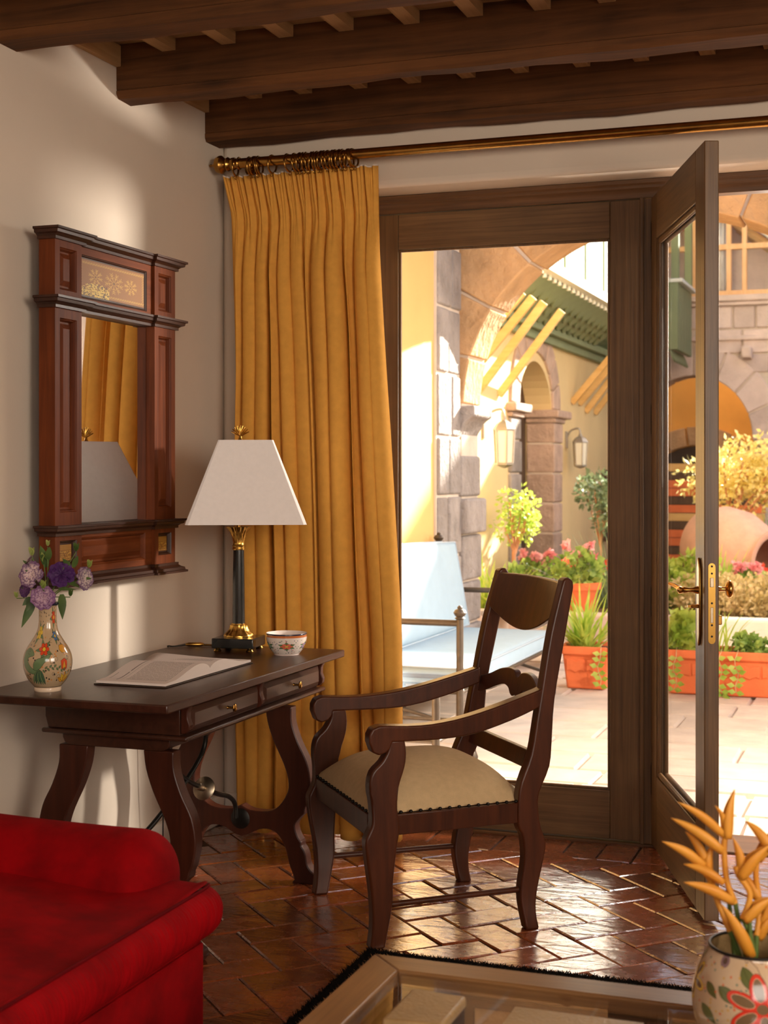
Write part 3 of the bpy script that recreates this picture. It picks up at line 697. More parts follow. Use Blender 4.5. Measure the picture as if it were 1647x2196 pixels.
for k in range(8):
    for r_ in range(3): P.curl(12+k*20, 14+r_*18, 9, PI, .5, gl_, 2.5)
for k in range(120): P.ell(rp.rand()*160, 70+rp.rand()*100, 5, 4, gl_ if k % 2 else gd)
M['gilt2'] = imgmat('gilt_print_small', P.a*np.array([.85, .72, .42], np.float32), .5, .0)
for y0, y1 in ((Y['l0'], Y['l1']), (Y['r0'], Y['r1'])): build('gilt_panel', uvquad(.0475, y0+.042, y1-.042, 1.119, 1.171), M['gilt2'], mi)
build('wall_cleat', MB().bx(-.0585, .0004, -1.10, -.70, 1.20, 2.00), M['mirror_dark'], mi)
mi.location = (.0595, -.9855, 1.0483); mi.scale = (.977, .977, .977)                     # hangs proud of the wall on its cleat
# ================================================================== WRITING DESK
dk = thing('writing_desk', 'dark brown lyre-legged writing desk with two drawers along the left wall', 'desk', (.42, -1.165, 0))
build('desktop', MB().bx(.11, .732, -1.815, -.514, .755, .780), M['desk_y'], dk, bevel=.004)
ap = MB(); A0, A1 = -1.57, -.545
ogee = [(.20, .6505), (.645, .6505), (.645, .7545), (.20, .7545)]
ap.prism([(.205, .651), (.640, .651), (.640, .7545), (.195, .7545), (.195, .685), (.200, .668)], XZ, A0, A1)
build('apron', ap, M['desk_y'], dk, bevel=.002)
build('apron_moulding', MB().bx(.188, .668, A0-.012, A1+.012, .636, .6505), M['desk_y'], dk, bevel=.006, seg=3)
lowr = [(.245, .6355), (.245, .622), (.252, .608), (.268, .600), (.575, .600), (.592, .608), (.600, .622), (.600, .6355)]
build('under_frame', MB().prism(lowr[::-1], XZ, A0+.015, A1-.015), M['desk_y'], dk, bevel=.002)
def scroll(y):
    pts = [(.641, .655), (.655, .657), (.668, .668), (.671, .682), (.664, .70), (.664, .72), (.672, .738), (.675, .752), (.641, .752)]
    build('bracket', MB().prism(pts, XZ, y-.011, y+.011), M['desk_z'], dk, bevel=.003)
for y in (A0+.013, -1.062, A1-.013): scroll(y)
for y0, y1 in ((A0+.030, -1.080), (-1.044, A1-.030)):
    xf = .655; b = MB(); q = lambda d, x, zz=.007: [(x, y0+d, .660+d), (x, y1-d, .660+d), (x, y1-d, .728-d), (x, y0+d, .728-d)]
    rings = [q(0, .6405), q(0, xf), q(.016, xf+.010)]
    vs = [p for r in rings for p in r]; fs = [(4*i+j, 4*i+(j+1) % 4, 4*i+4+(j+1) % 4, 4*i+4+j) for i in range(2) for j in range(4)]+[(8, 9, 10, 11), (3, 2, 1, 0)]
    d = build('drawer', b.add(vs, fs), M['desk_y'], dk, bevel=.0012)
    yc = (y0+y1)/2
    build('knob', MB().lathe([(.006, 0), (.004, .004), (.0035, .016), (.006, .019), (.0115, .021), (.0125, .024), (.010, .027), (.004, .029), (.0, .029)], (xf+.010, yc, .694), 16, (1, 0, 0), fl=lambda a, i: 1+(.06*math.cos(8*a) if i > 3 else 0)), M['old_brass'], d, smooth=40)
tr_out = [(.61, .6), (.612, .545), (.635, .48), (.668, .415), (.681, .345), (.672, .285), (.660, .255)]
half = spline(tr_out, 4)+[(.658, .239)]+spline([(.645, .228), (.626, .205), (.624, .185), (.634, .158), (.647, .140)], 4)+[(.646, .128)]+spline([(.656, .116), (.664, .095), (.668, .068), (.682, .046), (.700, .034)], 3)+[(.703, .018), (.690, .0)]
inner = [(.612, 0.0)]+spline([(.622, .012), (.602, .062), (.587, .117), (.562, .157), (.530, .174), (.490, .172), (.445, .150), (.42, .143)], 3)
up = spline([(.42, .252), (.455, .236), (.52, .236), (.562, .257), (.595, .307), (.597, .353), (.58, .405), (.543, .48), (.520, .545), (.512, .6)], 3)
right_poly = half+inner+up                       # one leg with half the stretcher
leftp = [(.84-a, b) for a, b in right_poly][::-1]
for yf in (-1.552, -.705):
    poly = half+inner+[(.84-a, b) for a, b in inner[::-1][1:]]+[(.84-a, b) for a, b in half[::-1]]+[(.84-a, b) for a, b in up[::-1]]+up[1:]
    tb = MB(); n = len(poly)
    tb.prism(poly, XZ, yf, yf+.046); build('trestle_leg', tb, M['desk_z'], dk, bevel=.004)
for sg in (1, -1):
    f = lambda p: (p[0], p[1] if sg == 1 else -1.1055-(p[1]+1.1055), p[2])
    yt = -.705 if sg == 1 else -1.506
    pts = [f(p) for p in spline([(.42, -1.165, .602), (.425, -1.225, .55), (.42, -1.215, .485), (.42, -1.10, .415), (.42, -1.0, .372), (.42, -.88, .325), (.42, -.80, .300), (.42, -.752, .265), (.42, -.745, .215)], 4)]
    br = build('iron_brace', MB().tube(pts, .008, 10), M['iron'], dk, smooth=60)
    ax = Vector(f((0, -.88, .325)))-Vector(f((0, -1.10, .415))); ax.x = 0; ax.normalize(); c = Vector(f((.42, -.985, .366)))
    build('ferrule', MB().lathe([(.012, -.05), (.013, -.046), (.013, -.022), (.010, -.018), (.011, -.006), (.036, -.003), (.039, .0), (.036, .003), (.011, .006), (.012, .022), (.010, .026)], c, 24, tuple(ax)), M['nickel'], br, smooth=40)
    build('rosette', MB().lathe([(.0, 0), (.034, 0), (.036, .003), (.030, .007), (.010, .010)], (.42, -.7055 if sg == 1 else -1.5055, .205), 20, (0, -1 if sg == 1 else 1, 0)), M['iron'], br, smooth=40)

# ================================================================== TABLE LAMP
LX, LY = .388, -.655
lp_ = thing('table_lamp', 'table lamp with white cut-corner shade on black marble and brass column', 'lamp', (LX, LY, .780), math.radians(8))
def LB(name, mb, mat, par=None, **k): return build(name, mb, mat, par or lp_, local=True, **k)
LB('plinth', MB().bx(-.075, .075, -.075, .075, .014, .048), M['black_marble'], bevel=.003)
for sx in (-1, 1):
    for sy in (-1, 1): LB('foot', MB().lathe([(.012, 0), (.014, .004), (.010, .009), (.008, .014)], (sx*.058, sy*.058, 0), 14), M['brass'], smooth=40)
LB('brass_base', MB().lathe([(.052, .048), (.053, .053), (.050, .058), (.040, .066), (.034, .074), (.031, .084), (.031, .090), (.026, .092), (.026, .095)], (0, 0, 0), 48, fl=lambda a, i: 1+(.05*math.cos(10*a) if 2 <= i <= 5 else 0)), M['brass'], smooth=50)
LB('column', MB().lathe([(.0225, .095), (.0218, .16), (.0205, .28), (.0192, .352)], (0, 0, 0), 32), M['black_marble'], smooth=40)
LB('capital', MB().lathe([(.0215, .352), (.023, .356), (.0215, .361), (.023, .366), (.0205, .369), (.0200, .378), (.0215, .392), (.027, .410), (.036, .424), (.043, .431), (.044, .433), (.030, .428), (.008, .424)], (0, 0, 0), 64, fl=lambda a, i: 1+(.055*math.cos(16*a) if 6 <= i <= 10 else 0)), M['brass'], smooth=50)
LB('socket', MB().lathe([(.007, .424), (.007, .47), (.015, .475), (.015, .52), (.011, .53)], (0, 0, 0), 16).tube([(0, 0, .53), (.0, 0, .735)], .003, 8), M['brass'], smooth=40)
ofs = .026; yaw = math.radians(25.5-8)
sm_ = Matrix.Translation((ofs, 0, 0)) @ Matrix.Rotation(yaw, 4, 'Z')
def octo(h, c): return [(-h+c, -h), (h-c, -h), (h, -h+c), (h, h-c), (h-c, h), (-h+c, h), (-h, h-c), (-h, -h+c)]
sh = MB(); zb, zt = .446, .735
for hb, cb, ht, ct, rev in ((.205, .011, .0945, .005, False), (.202, .011, .092, .005, True)):
    lo = [sm_ @ Vector((a, b, zb)) for a, b in octo(hb, cb)]; hi = [sm_ @ Vector((a, b, zt)) for a, b in octo(ht, ct)]
    sh.add(lo+hi, [((i, (i+1) % 8, 8+(i+1) % 8, 8+i) if not rev else (8+i, 8+(i+1) % 8, (i+1) % 8, i)) for i in range(8)])
sh.f += [(i, (i+1) % 8, 16+(i+1) % 8, 16+i) for i in range(8)]+[(8+i, 8+(i+1) % 8, 24+(i+1) % 8, 24+i) for i in range(8)]
so = LB('lamp_shade', sh, M['shade'], bevel=.002)
spd = MB()
for a, b in ((.088, 0), (-.088, 0), (0, .088), (0, -.088)): spd.tube([sm_ @ Vector((0, 0, .733)), sm_ @ Vector((a, b, .733))], .002, 6)
LB('spider', spd, M['brass'], so)
fin = MB(); fin.lathe([(.010, .735), (.006, .742), (.004, .75), (.006, .752)], (ofs-.02, 0, 0), 14)
for k in range(9):
    a = math.radians(-64+16*k); L = .034+.004*math.cos(a)
    fin.tube([(ofs-.02+.0*k, 0, .750), (ofs-.02+L*.5*math.sin(a), -.003, .750+L*.5*math.cos(a)), (ofs-.02+L*math.sin(a), 0, .750+L*math.cos(a))], [.0025, .0045, .0030], 8, flat=.7)
LB('finial', fin, M['brass'], smooth=50)
cord = spline([(.42, -.58, .7855), (.34, -.56, .7835), (.26, -.575, .7835), (.225, -.60, .786)], 6)
cd_ = build('cord', MB().tube(cord, .003, 8), M['old_brass'], lp_, smooth=50)
build('inline_switch', MB().tube([(.225, -.60, .7875), (.215, -.605, .788), (.175, -.622, .788), (.165, -.626, .7875)], [.004, .0075, .0075, .004], 10), M['brass'], cd_, smooth=50)
build('cord', MB().tube(spline([(.165, -.626, .786), (.135, -.66, .784), (.112, -.66, .784), (.1055, -.645, .772), (.100, -.64, .70), (.085, -.64, .35), (.07, -.62, .015)], 6), .0025, 8), M['iron'], lp_, smooth=50)

# ================================================================== PAINTED VASE WITH LISIANTHUS
K0 = S(36, 24, 20)
VX, VY = .281, -1.690
vp = [(.0375, 0), (.0385, .004), (.038, .010), (.0375, .012), (.054, .032), (.0655, .056), (.0694, .0826), (.0665, .104), (.0575, .124), (.046, .142), (.035, .160), (.0286, .175), (.0257, .195), (.0250, .220), (.0252, .241), (.029, .2445), (.033, .2475), (.0335, .2495), (.031, .252), (.026, .2505), (.0225, .245), (.021, .20)]
vz = [p[1] for p in vp[:19]]; vr = [p[0] for p in vp[:19]]
prof = spline(vp[:15], 4)[:-1]+vp[14:]
PW, PH, HZ = 1500, 840, .252
P = Paint(PW, PH, S(186, 160, 126))
camang = math.atan2(-5.254-VY, 2.585-VX)
def vmap(cx, cy):                                  # photo crop coordinates on the pot to print coordinates
    z = (2095-cy)*.00022; r = float(np.interp(z, vz, vr)); sx = max(-.96, min(.96, (cx-565)*.00022/r))
    return (.5+math.asin(sx)/(2*PI))*PW, (1-z/HZ)*PH, (.0694/r)
cg, cgd, cr, cy_, co, cb, ck = S(104, 128, 88), S(70, 98, 74), S(206, 72, 40), S(220, 186, 62), S(214, 150, 52), S(86, 118, 160), K0
rp = np.random.RandomState(4)
pxm = 1500/(.0694*2*PI)
def sc_(n): return n*.00022*pxm                     # crop pixels to print pixels at the widest girth
for cx, cy, r, col, cc in ((470, 1330, 86, cy_, cy_), (640, 1140, 88, cr, cy_), (655, 1375, 60, cb, cy_), (520, 1530, 78, cr, cy_)):
    x, y, k = vmap(cx, cy); R = sc_(r)
    for j in range(5): P.leaf(x, y, R*1.75, R*.3, j*2*PI/5+.5, cg, ck, 2.5)
    P.flower(x, y, R, col, cc, ck, 6, 2.5)
bodies = [[(300, 1560), (345, 1520), (385, 1550), (395, 1610), (330, 1640), (330, 1720), (400, 1790), (470, 1790), (430, 1850), (330, 1830), (275, 1740), (275, 1630)],
          [(390, 1790), (385, 1720), (420, 1660), (500, 1630), (600, 1590), (570, 1660), (520, 1700), (480, 1760), (430, 1800)]]
for b in bodies: P.poly([vmap(*p)[:2] for p in spline(b+[b[0]], 3)[:-1]], cg, ck, 3)
for k in range(6):
    x0, y0, _ = vmap(440+k*8, 1800); x1, y1, _ = vmap(405+k*26, 1985); P.ell((x0+x1)/2, (y0+y1)/2, sc_(92), sc_(16), cgd if k % 2 else cg, math.atan2(y1-y0, x1-x0), ck, 2.5)
P.poly([vmap(*p)[:2] for p in ((770, 1650), (805, 1690), (800, 1780), (770, 1815), (735, 1780), (728, 1680))], cr, ck, 3)
P.poly([vmap(*p)[:2] for p in ((768, 1680), (790, 1760), (768, 1812), (748, 1760))], co, ck, 2)
P.poly([vmap(*p)[:2] for p in ((700, 1490), (745, 1480), (790, 1520), (780, 1590), (740, 1580), (705, 1540))], co, ck, 3)
for k in range(12):
    cx = 505+k*28; cy = 1790-46*math.sin(PI*k/11*1.15)+k*3
    x, y, _ = vmap(cx, cy); P.leaf(x, y, sc_(44), sc_(13), (-.9 if k % 2 else .9), cg, ck, 2)
for k in range(5):
    x, y, _ = vmap(740, 1960); P.leaf(x, y, sc_(130), sc_(24), -PI/2+(k-2)*.55, (co, cy_, co, cy_, co)[k], ck, 2.5)
for cx, cy, r, a, sg in ((665, 1660, 42, PI, 1), (805, 1660, 36, 0, -1), (640, 1840, 34, 0, 1), (495, 1075, 34, 2.4, 1), (490, 1205, 30, 2.4, -1), (345, 1560, 40, 1, 1), (620, 1700, 40, 1, -1), (860, 1560, 40, 2, 1), (350, 1900, 40, 0, 1), (600, 1420, 34, 1, 1), (560, 1250, 26, 2, -1), (700, 1890, 40, 2, 1), (280, 1830, 34, 0, -1)):
    x, y, _ = vmap(cx, cy); P.curl(x, y, sc_(r), a, 1.3, ck, 2.6, sg)
for j in range(330):
    u, v = rp.rand()*PW, 40+rp.rand()*(PH-120)
    base = P.a[int(v), int(u)]
    if abs(base-np.array(S(186, 160, 126)[:3])).sum() < .02: P.ell(u, v, 8, 8, S(36, 30, 40) if j % 3 else S(196, 130, 60))
for i in range(4):                                 # other side of the pot
    x0 = PW*(.5+.36+.1*i) % PW
    P.flower(x0, 420+90*(i % 2), 46, (cr, cy_, cb, cr)[i], cy_, ck, 6, 2.5)
    for j in range(4): P.leaf(x0, 600, 80, 16, j*1.5, cg, ck, 2.5)
P.a[int(PH*(1-.0125/HZ)):] = S(222, 198, 172)[:3]
P.line([(0, PH*(1-.014/HZ)), (PW, PH*(1-.014/HZ))], 5, ck)
P.a[:int(PH*(1-.2435/HZ))] = S(38, 38, 62)[:3]
M['vase_paint'] = imgmat('vase_paint', P.a, .16, coat=.6)
va = thing('painted_vase', 'long-necked painted pottery vase with bird and flowers on the desk corner', 'vase', (VX, VY, .780))
build('body', MB().lathe(prof, (VX, VY, .780), 96, uv=True, a0=camang-PI), M['vase_paint'], va, smooth=60)

Rv = Vector((.9409, .3387, 0)); Fv = Vector((-.3387, .9409, 0)); PXM = .001344
def fpt(u, v, dep=0.0): return Vector((VX, VY, 0))+Rv*((u-104)*PXM)+Fv*dep+Vector((0, 0, 1.4-(v-1015)*PXM))
def bloom(c, R, face, dark, edge, seed, side=1.0):
    r = random.Random(seed); mb = MB(); q = Vector(face).normalized().to_track_quat('Z', 'Y').to_matrix()
    layers = [(5, .30, 75), (7, .52, 58), (8, .72, 42), (9, .90, 24), (8, 1.0, 6)]
    for n, L, el in layers:
        for k in range(n):
            az = 2*PI*k/n+r.uniform(-.3, .3)+L*5; e = math.radians(el+r.uniform(-9, 9)); w = 1.5*PI*L/n*r.uniform(.9, 1.25)
            p1, p2 = r.uniform(0, 6), r.uniform(0, 6)
            def fn(s, t):
                a = az+(s-.5)*w*(.62+.75*t)/max(.35, L)*1.15
                rad = L*R*(.08+.92*t)*(1-.10*(2*s-1)**2*t); bend = e*(1-.55*t)
                h = math.sin(bend)*rad*.62+.05*R*math.sin(9*s+p1)*t*t+.035*R*math.sin(17*s+p2)*t*t
                rr = math.cos(bend)*rad+.05*R*math.sin(11*s+p2)*t*t
                return Vector(c)+q @ Vector((rr*math.cos(a), rr*math.sin(a), h-.18*R))
            def cf(s, t):
                k2 = min(1, max(0, (t-.70)/.28)+max(0, abs(2*s-1)-.8)*1.2); return tuple(dark[i]*(1-k2)+edge[i]*k2 for i in range(3))+(1,)
            mb.grid(fn, 5, 5, cf)
    return mb
pale, purple, deep = S(236, 212, 212), S(96, 52, 112), S(62, 24, 84)
blooms = [('pale lilac purple-edged lisianthus, the big upper left bloom in the vase', (72, 1227), 27, (-.25, -.9, .35), pale, purple, -.03),
          ('deep violet lisianthus, the one all-dark bloom in the vase', (136, 1227), 27, (.15, -.9, .4), deep, S(80, 34, 104), -.02),
          ('white and purple lisianthus facing right at the bouquet edge', (186, 1238), 24, (.85, -.5, .1), S(222, 204, 196), purple, 0),
          ('crumpled lilac lisianthus hanging low over the vase rim', (101, 1277), 25, (.1, -.95, -.1), S(206, 172, 190), S(122, 74, 132), -.045),
          ('small half-open purple lisianthus at the lower left of the bouquet', (55, 1262), 15, (-.5, -.8, .2), S(120, 80, 130), S(70, 34, 88), -.01),
          ('faded mauve lisianthus behind at the far left of the bouquet', (50, 1207), 20, (-.7, -.2, .5), S(196, 170, 160), S(132, 92, 130), .04)]
neck = Vector((VX, VY, .780+.20))
def leafblade(mb, p0, p1, w, droop=.0, nrm=None, n=6):
    p0, p1 = Vector(p0), Vector(p1); d = (p1-p0); sd = d.cross(nrm if nrm is not None else Vector((-.34, .94, .15))).normalized()
    vs = []
    for i in range(n+1):
        t = i/n; c = p0+d*t+Vector((0, 0, -droop*t*t*d.length)); ww = w*math.sin(PI*(.08+.92*t)**.8)*(1 if t < 1 else 0)+.0004
        up = (nrm if nrm is not None else Vector((-.34, .94, .15)))*(-w*.25)
        vs += [c-sd*ww, c+up*(.6*math.sin(PI*t)), c+sd*ww]
    fs = [f for i in range(n) for f in ((3*i, 3*i+1, 3*i+4, 3*i+3), (3*i+1, 3*i+2, 3*i+5, 3*i+4))]
    return mb.add(vs, fs)
fstem = []
for k, (lab, (u, v), r, face, dk_, ed, dp) in enumerate(blooms):
    c = fpt(u, v, dp); t = thing('lisianthus_flower', lab, 'flower', tuple(neck), group='lisianthus stems in the painted vase'); a = neck+Vector((.004*math.cos(k), .004*math.sin(k), 0))
    fv = Rv*face[0]+Fv*(-face[1]*-1)*1.0 if False else Rv*face[0]+Fv*face[1]+Vector((0, 0, face[2]))
    R = r*PXM; b0 = c-fv.normalized()*R*.3
    build('stem', MB().tube(spline([a, a+Vector((0, 0, .05)), (a+Vector((0, 0, .05))).lerp(b0, .6)+Vector((0, 0, .012)), b0], 5), .0016, 6), M['stem'], t, smooth=60)
    build('bloom', bloom(c, R*1.08, fv, dk_, ed, 20+k), M['petal'], t, smooth=60)
    cal = MB(); q = fv.normalized()
    for j in range(5):
        ang = 2*PI*j/5; side = (Rv*math.cos(ang)+Vector((0, 0, 1))*math.sin(ang))*R*.62; leafblade(cal, b0, b0+side+q*R*.1, R*.12, 0, q)
    build('sepals', cal, M['lis_leaf'], t, smooth=60)
def budstem(lab, u, v, size, mat, lean, dp, leaves=()):
    c = fpt(u, v, dp); t = thing('lisianthus_bud', lab, 'flower bud', tuple(neck), group='lisianthus stems in the painted vase')
    build('stem', MB().tube(spline([neck+Vector((.003*lean, 0, 0)), neck+Vector((.004*lean, 0, .06)), c-Vector((0, 0, size*PXM))], 5), .0014, 6), M['stem'], t, smooth=60)
    b = MB()
    for j in range(7):
        a = 2*PI*j/7; p1 = c+(Rv*math.cos(a)+Fv*math.sin(a))*size*PXM*.55+Vector((0, 0, size*PXM*(.7+.25*math.sin(3*j))))+Rv*lean*size*PXM*.4
        leafblade(b, c-Vector((0, 0, size*PXM*.8)), p1, size*PXM*.36, .1, (Rv*math.cos(a)+Fv*math.sin(a)))
    build('bud', b, mat, t, smooth=60)
    if leaves:
        lb = MB()
        for (u0, v0, u1, v1, w) in leaves: leafblade(lb, fpt(u0, v0, dp), fpt(u1, v1, dp-.01), w*PXM, .15)
        build('leaf', lb, M['lis_leaf'], t, smooth=60)
budstem('pale green opening bud standing above the two front blooms', 94, 1192, 15, M['calyx'], -.1, .01, [(100, 1215, 88, 1160, 9)])
budstem('broad light green bud at the upper left of the bouquet', 67, 1180, 13, M['calyx'], -.3, .02)
budstem('lime green starry bud in the middle of the bouquet', 104, 1246, 13, M['calyx'], .1, -.055)
budstem('narrow pointed bud at the top centre of the bouquet', 104, 1162, 9, M['calyx'], .1, .0, [(104, 1200, 110, 1165, 7)])
budstem('tall dark green bud before the mirror frame in the bouquet', 164, 1170, 13, M['lis_leaf'], .1, .0, [(158, 1215, 170, 1185, 6), (150, 1215, 138, 1192, 6)])
budstem('light green bud at the upper right of the bouquet', 190, 1206, 12, M['calyx'], .5, .01)
budstem('drooping reddish green bud at the lower left of the bouquet', 38, 1272, 9, M['calyx'], -.6, .0, [(70, 1280, 52, 1292, 7), (76, 1284, 50, 1334, 9), (72, 1282, 60, 1305, 7)])
budstem('bud with long drooping leaf at the lower right of the vase', 152, 1268, 10, M['lis_leaf'], .3, .0, [(134, 1272, 137, 1318, 9), (128, 1262, 166, 1256, 3), (128, 1262, 150, 1248, 3), (140, 1240, 174, 1252, 6)])

# ================================================================== OPEN BOOK
bk = thing('open_book', 'open paperback book lying on the desk between vase and lamp', 'book', (.45, -1.25, .780))
BX0, BX1 = .352, .580                               # head and foot of the pages
def pageline(seed, left):
    P = Paint(420, 560, S(226, 212, 204)); r = random.Random(seed); ink = S(92, 78, 74); P.a *= 1
    x0, x1 = 60, 360
    if left:
        P.line([(70, 40), (150, 40)], 4, ink); P.line([(50, 120), (160, 120)], 7, S(90, 76, 76)); P.line([(175, 120), (330, 120)], 7, S(90, 76, 76)); P.line([(60, 150), (350, 150)], 2, ink)
    y = 190 if left else 60
    while y < 520:
        x = x0
        while x < x1:
            w = r.uniform(10, 38); P.line([(x, y), (min(x1, x+w), y)], 4.5, ink); x += w+8
        y += 15
    return imgmat('page_print_%d' % seed, P.a, .75)
def pages(y_out, sgn, name, mat, h0, h1):
    mb = MB(); L = abs(y_out+1.258)
    def zt(t): return .7925+h0*math.sin(PI*min(1, t*1.25)**.75)*(1-t)**.6*1.0+h1*(1-t)
    def P3(s, t): return (lerp(BX0, BX1, s)+.006*t*(1 if sgn > 0 else -1)*0, -1.258+sgn*L*t, zt(t))
    mb.grid(lambda s, t: P3(s, t), 4, 22, None, lambda s, t: ((t if sgn > 0 else 1-t), 1-s), flip=sgn < 0)
    nb = len(mb.v)
    mb.grid(lambda s, t: (P3(s, t)[0], P3(s, t)[1], .7855), 4, 22, None, lambda s, t: (.02, .02), flip=sgn > 0)
    for s in (0, 1):
        mb.grid(lambda a, t: (P3(s, t)[0], P3(s, t)[1], lerp(.7855, P3(s, t)[2], a)), 3, 22, None, lambda a, t: (.02, .02))
    mb.grid(lambda a, s: (P3(s, 1)[0], P3(s, 1)[1], lerp(.7855, P3(s, 1)[2], a)), 3, 4, None, lambda a, t: (.02, .02))
    return build(name, mb, mat, bk, smooth=50)
# text runs across the pages along the desk front; left page nearer the camera
pages(-1.545, -1, 'page_block', pageline(3, True), .030, .010)
pages(-.965, 1, 'page_block', pageline(5, False), .022, .012)
build('cover', MB().bx(BX0-.004, BX1+.004, -1.552, -.958, .7806, .7838), M['dark_leather'], bk, bevel=.001)
build('loose_page', MB().grid(lambda s, t: (lerp(BX0-.012, BX0+.21, s), -1.25+.24*t*.8, .800+.022*math.sin(PI*t)*(1-.5*s)+.010*(1-t)), 6, 10), M['paper'], bk, smooth=60, solid=.0006)

# ================================================================== PAINTED BOWL
BWX, BWY = .592, -.703
P = Paint(1000, 420, S(232, 218, 208)); rp = np.random.RandomState(9); bca = math.atan2(-5.254-BWY, 2.585-BWX); ca = 500
for k in range(5):
    x = (ca+k*200) % 1000
    for xx in (x-1000, x, x+1000):
        for j in range(6): P.leaf(xx, 235, 84, 20, j*PI/3+.5, S(96, 132, 84), S(50, 60, 44), 2)
        P.flower(xx, 235, 56, (S(226, 120, 92), S(170, 150, 186), S(224, 160, 110), S(226, 120, 92), S(150, 190, 170))[k], S(226, 190, 90), S(140, 60, 46), 6, 2.5)
for j in range(160):
    u, v = rp.rand()*1000, 110+rp.rand()*270
    if abs(P.a[int(v), int(u)]-np.array(S(232, 218, 208)[:3])).sum() < .02: P.ell(u, v, 5, 7, (S(70, 80, 110), S(190, 96, 70), S(90, 110, 80))[j % 3])
P.a[28:70] = S(196, 110, 56)[:3]; P.a[0:28] = S(40, 38, 60)[:3]; P.a[395:] = S(226, 206, 196)[:3]
M['bowl_paint'] = imgmat('bowl_paint', P.a, .2, coat=.5)
bw = thing('painted_bowl', 'small flower-painted pottery bowl at the right end of the desk', 'bowl', (BWX, BWY, .780))
bp = [(.043, 0), (.044, .004), (.046, .006), (.058, .022), (.066, .04), (.0695, .058), (.070, .072), (.0690, .074)]
build('body', MB().lathe(spline(bp, 3), (BWX, BWY, .7802), 64, uv=True, cap=False, a0=bca-PI), M['bowl_paint'], bw, smooth=60)
build('glaze_inside', MB().lathe([(.0695, .0742), (.0655, .070), (.062, .045), (.05, .02), (.02, .008), (.0, .007)], (BWX, BWY, .7803), 48, cap=False).lathe([(.0, .0005), (.0428, .0005)], (BWX, BWY, .7803), 48, cap=False), M['paper'], bw, smooth=60)

# ================================================================== ARMCHAIR
CZ = math.radians(38.75)
chair = thing('armchair', 'dark wooden armchair with scrolled arms and beige studded seat by the desk', 'armchair', (1.141, -.846, 0), CZ)
def CB(name, mb, par=None, mat=None, **k): return build(name, mb, mat or M['chair'], par or chair, local=True, **k)
fl_l = spline([(-.292, 0), (-.284, .07), (-.288, .158), (-.304, .26), (-.310, .318), (-.300, .345), (-.289, .372), (-.289, .42), (-.295, .478), (-.285, .521), (-.255, .551), (-.236, .585), (-.234, .612)], 3)
fl_r = spline([(-.184, .612), (-.179, .572), (-.184, .53), (-.203, .470), (-.209, .41), (-.203, .352), (-.212, .30), (-.221, .20), (-.222, .13), (-.238, .04), (-.246, 0)], 3)
bp_o = spline([(.263, 0), (.252, .055), (.256, .12), (.277, .21), (.285, .262), (.270, .31), (.262, .35), (.262, .415), (.299, .498), (.309, .584), (.320, .70), (.355, .871), (.391, 1.044)], 3)+[(.390, 1.062), (.380, 1.074), (.366, 1.075), (.355, 1.066)]
bp_i = spline([(.349, 1.045), (.309, .902), (.274, .724), (.258, .644), (.236, .536), (.202, .455), (.192, .40), (.192, .321), (.207, .288), (.213, .216), (.200, .131), (.203, .074), (.219, 0)], 3)
arm_u = [(-.297, .610), (-.296, .632), (-.286, .650), (-.266, .657)]+spline([(-.25, .657), (-.136, .652), (-.016, .662), (.106, .687), (.245, .725), (.285, .738)], 3)
arm_d = spline([(.285, .684), (.245, .670), (.167, .644), (.044, .614), (-.076, .606), (-.225, .608)], 3)+[(-.231, .592), (-.243, .578), (-.266, .571), (-.286, .580)]
for sg in (-1, 1):
    CB('leg', MB().prism(fl_l+fl_r, lambda a, b, t: (a, sg*(.290+t+.012*math.exp(-((b-.32)/.12)**2)*(1 if b < .45 else .0)), b), -.021, .024), bevel=.007, seg=3)
    CB('back_post', MB().prism(bp_o+bp_i, lambda a, b, t: (a, sg*(.272-.024*max(0, b-.45)/.6+t), b), -.021, .021), bevel=.006, seg=3)
    CB('arm', MB().prism(arm_u+arm_d, lambda a, b, t: (a, sg*(.296-.040*max(0, (a+.1))/.38+t), b), -.024, .024), bevel=.008, seg=3)
    CB('seat_rail', MB().prism([(-.215, .329), (.198, .329), (.198, .391), (-.215, .391)], lambda a, b, t: (a, sg*(.292-.02*(a+.2)/.4+t), b), -.018, .014), bevel=.003)
    CB('stretcher', MB().tube([(-.222, sg*.288, .121), (.203, sg*.272, .123)], .009, 10), smooth=50)
CB('seat_rail', MB().bx(-.287, -.255, -.270, .270, .322, .391), bevel=.003)
CB('seat_rail', MB().bx(.205, .248, -.250, .250, .329, .41), bevel=.003)
def crest(s, t, side):
    y = lerp(-.238, .238, s); c = math.cos(PI*(s-.5)); zb_ = .925-.037*c**1.0+.02*(1-c); zt_ = 1.060+.002*c
    z = lerp(zb_, zt_, t); b = .306+(z-.902)*.29+.012+.024*c
    return (b+side*.011, y, z)
cr_ = MB()
for sd in (-1, 1): cr_.grid(lambda s, t: crest(s, t, sd), 28, 6, flip=sd < 0)
n1 = 29*7
edge = [i for i in range(29)], [6*29+i for i in range(29)]
for e in edge: cr_.f += [(e[i], e[i+1], n1+e[i+1], n1+e[i]) for i in range(28)]
CB('crest_rail', cr_, bevel=.004, seg=2)
top = spline([(-.255, .706), (-.19, .722), (-.13, .745), (-.075, .754), (-.03, .750), (-.012, .738)], 4)+[(0, .731)]
bot = spline([(-.255, .654), (-.20, .664), (-.14, .686), (-.09, .698), (-.055, .692), (-.035, .675), (-.018, .668)], 4)+[(0, .675)]
mid = top+[(-a, b) for a, b in top[::-1][1:]]; mb2 = bot+[(-a, b) for a, b in bot[::-1][1:]]
poly = mid+mb2[::-1]
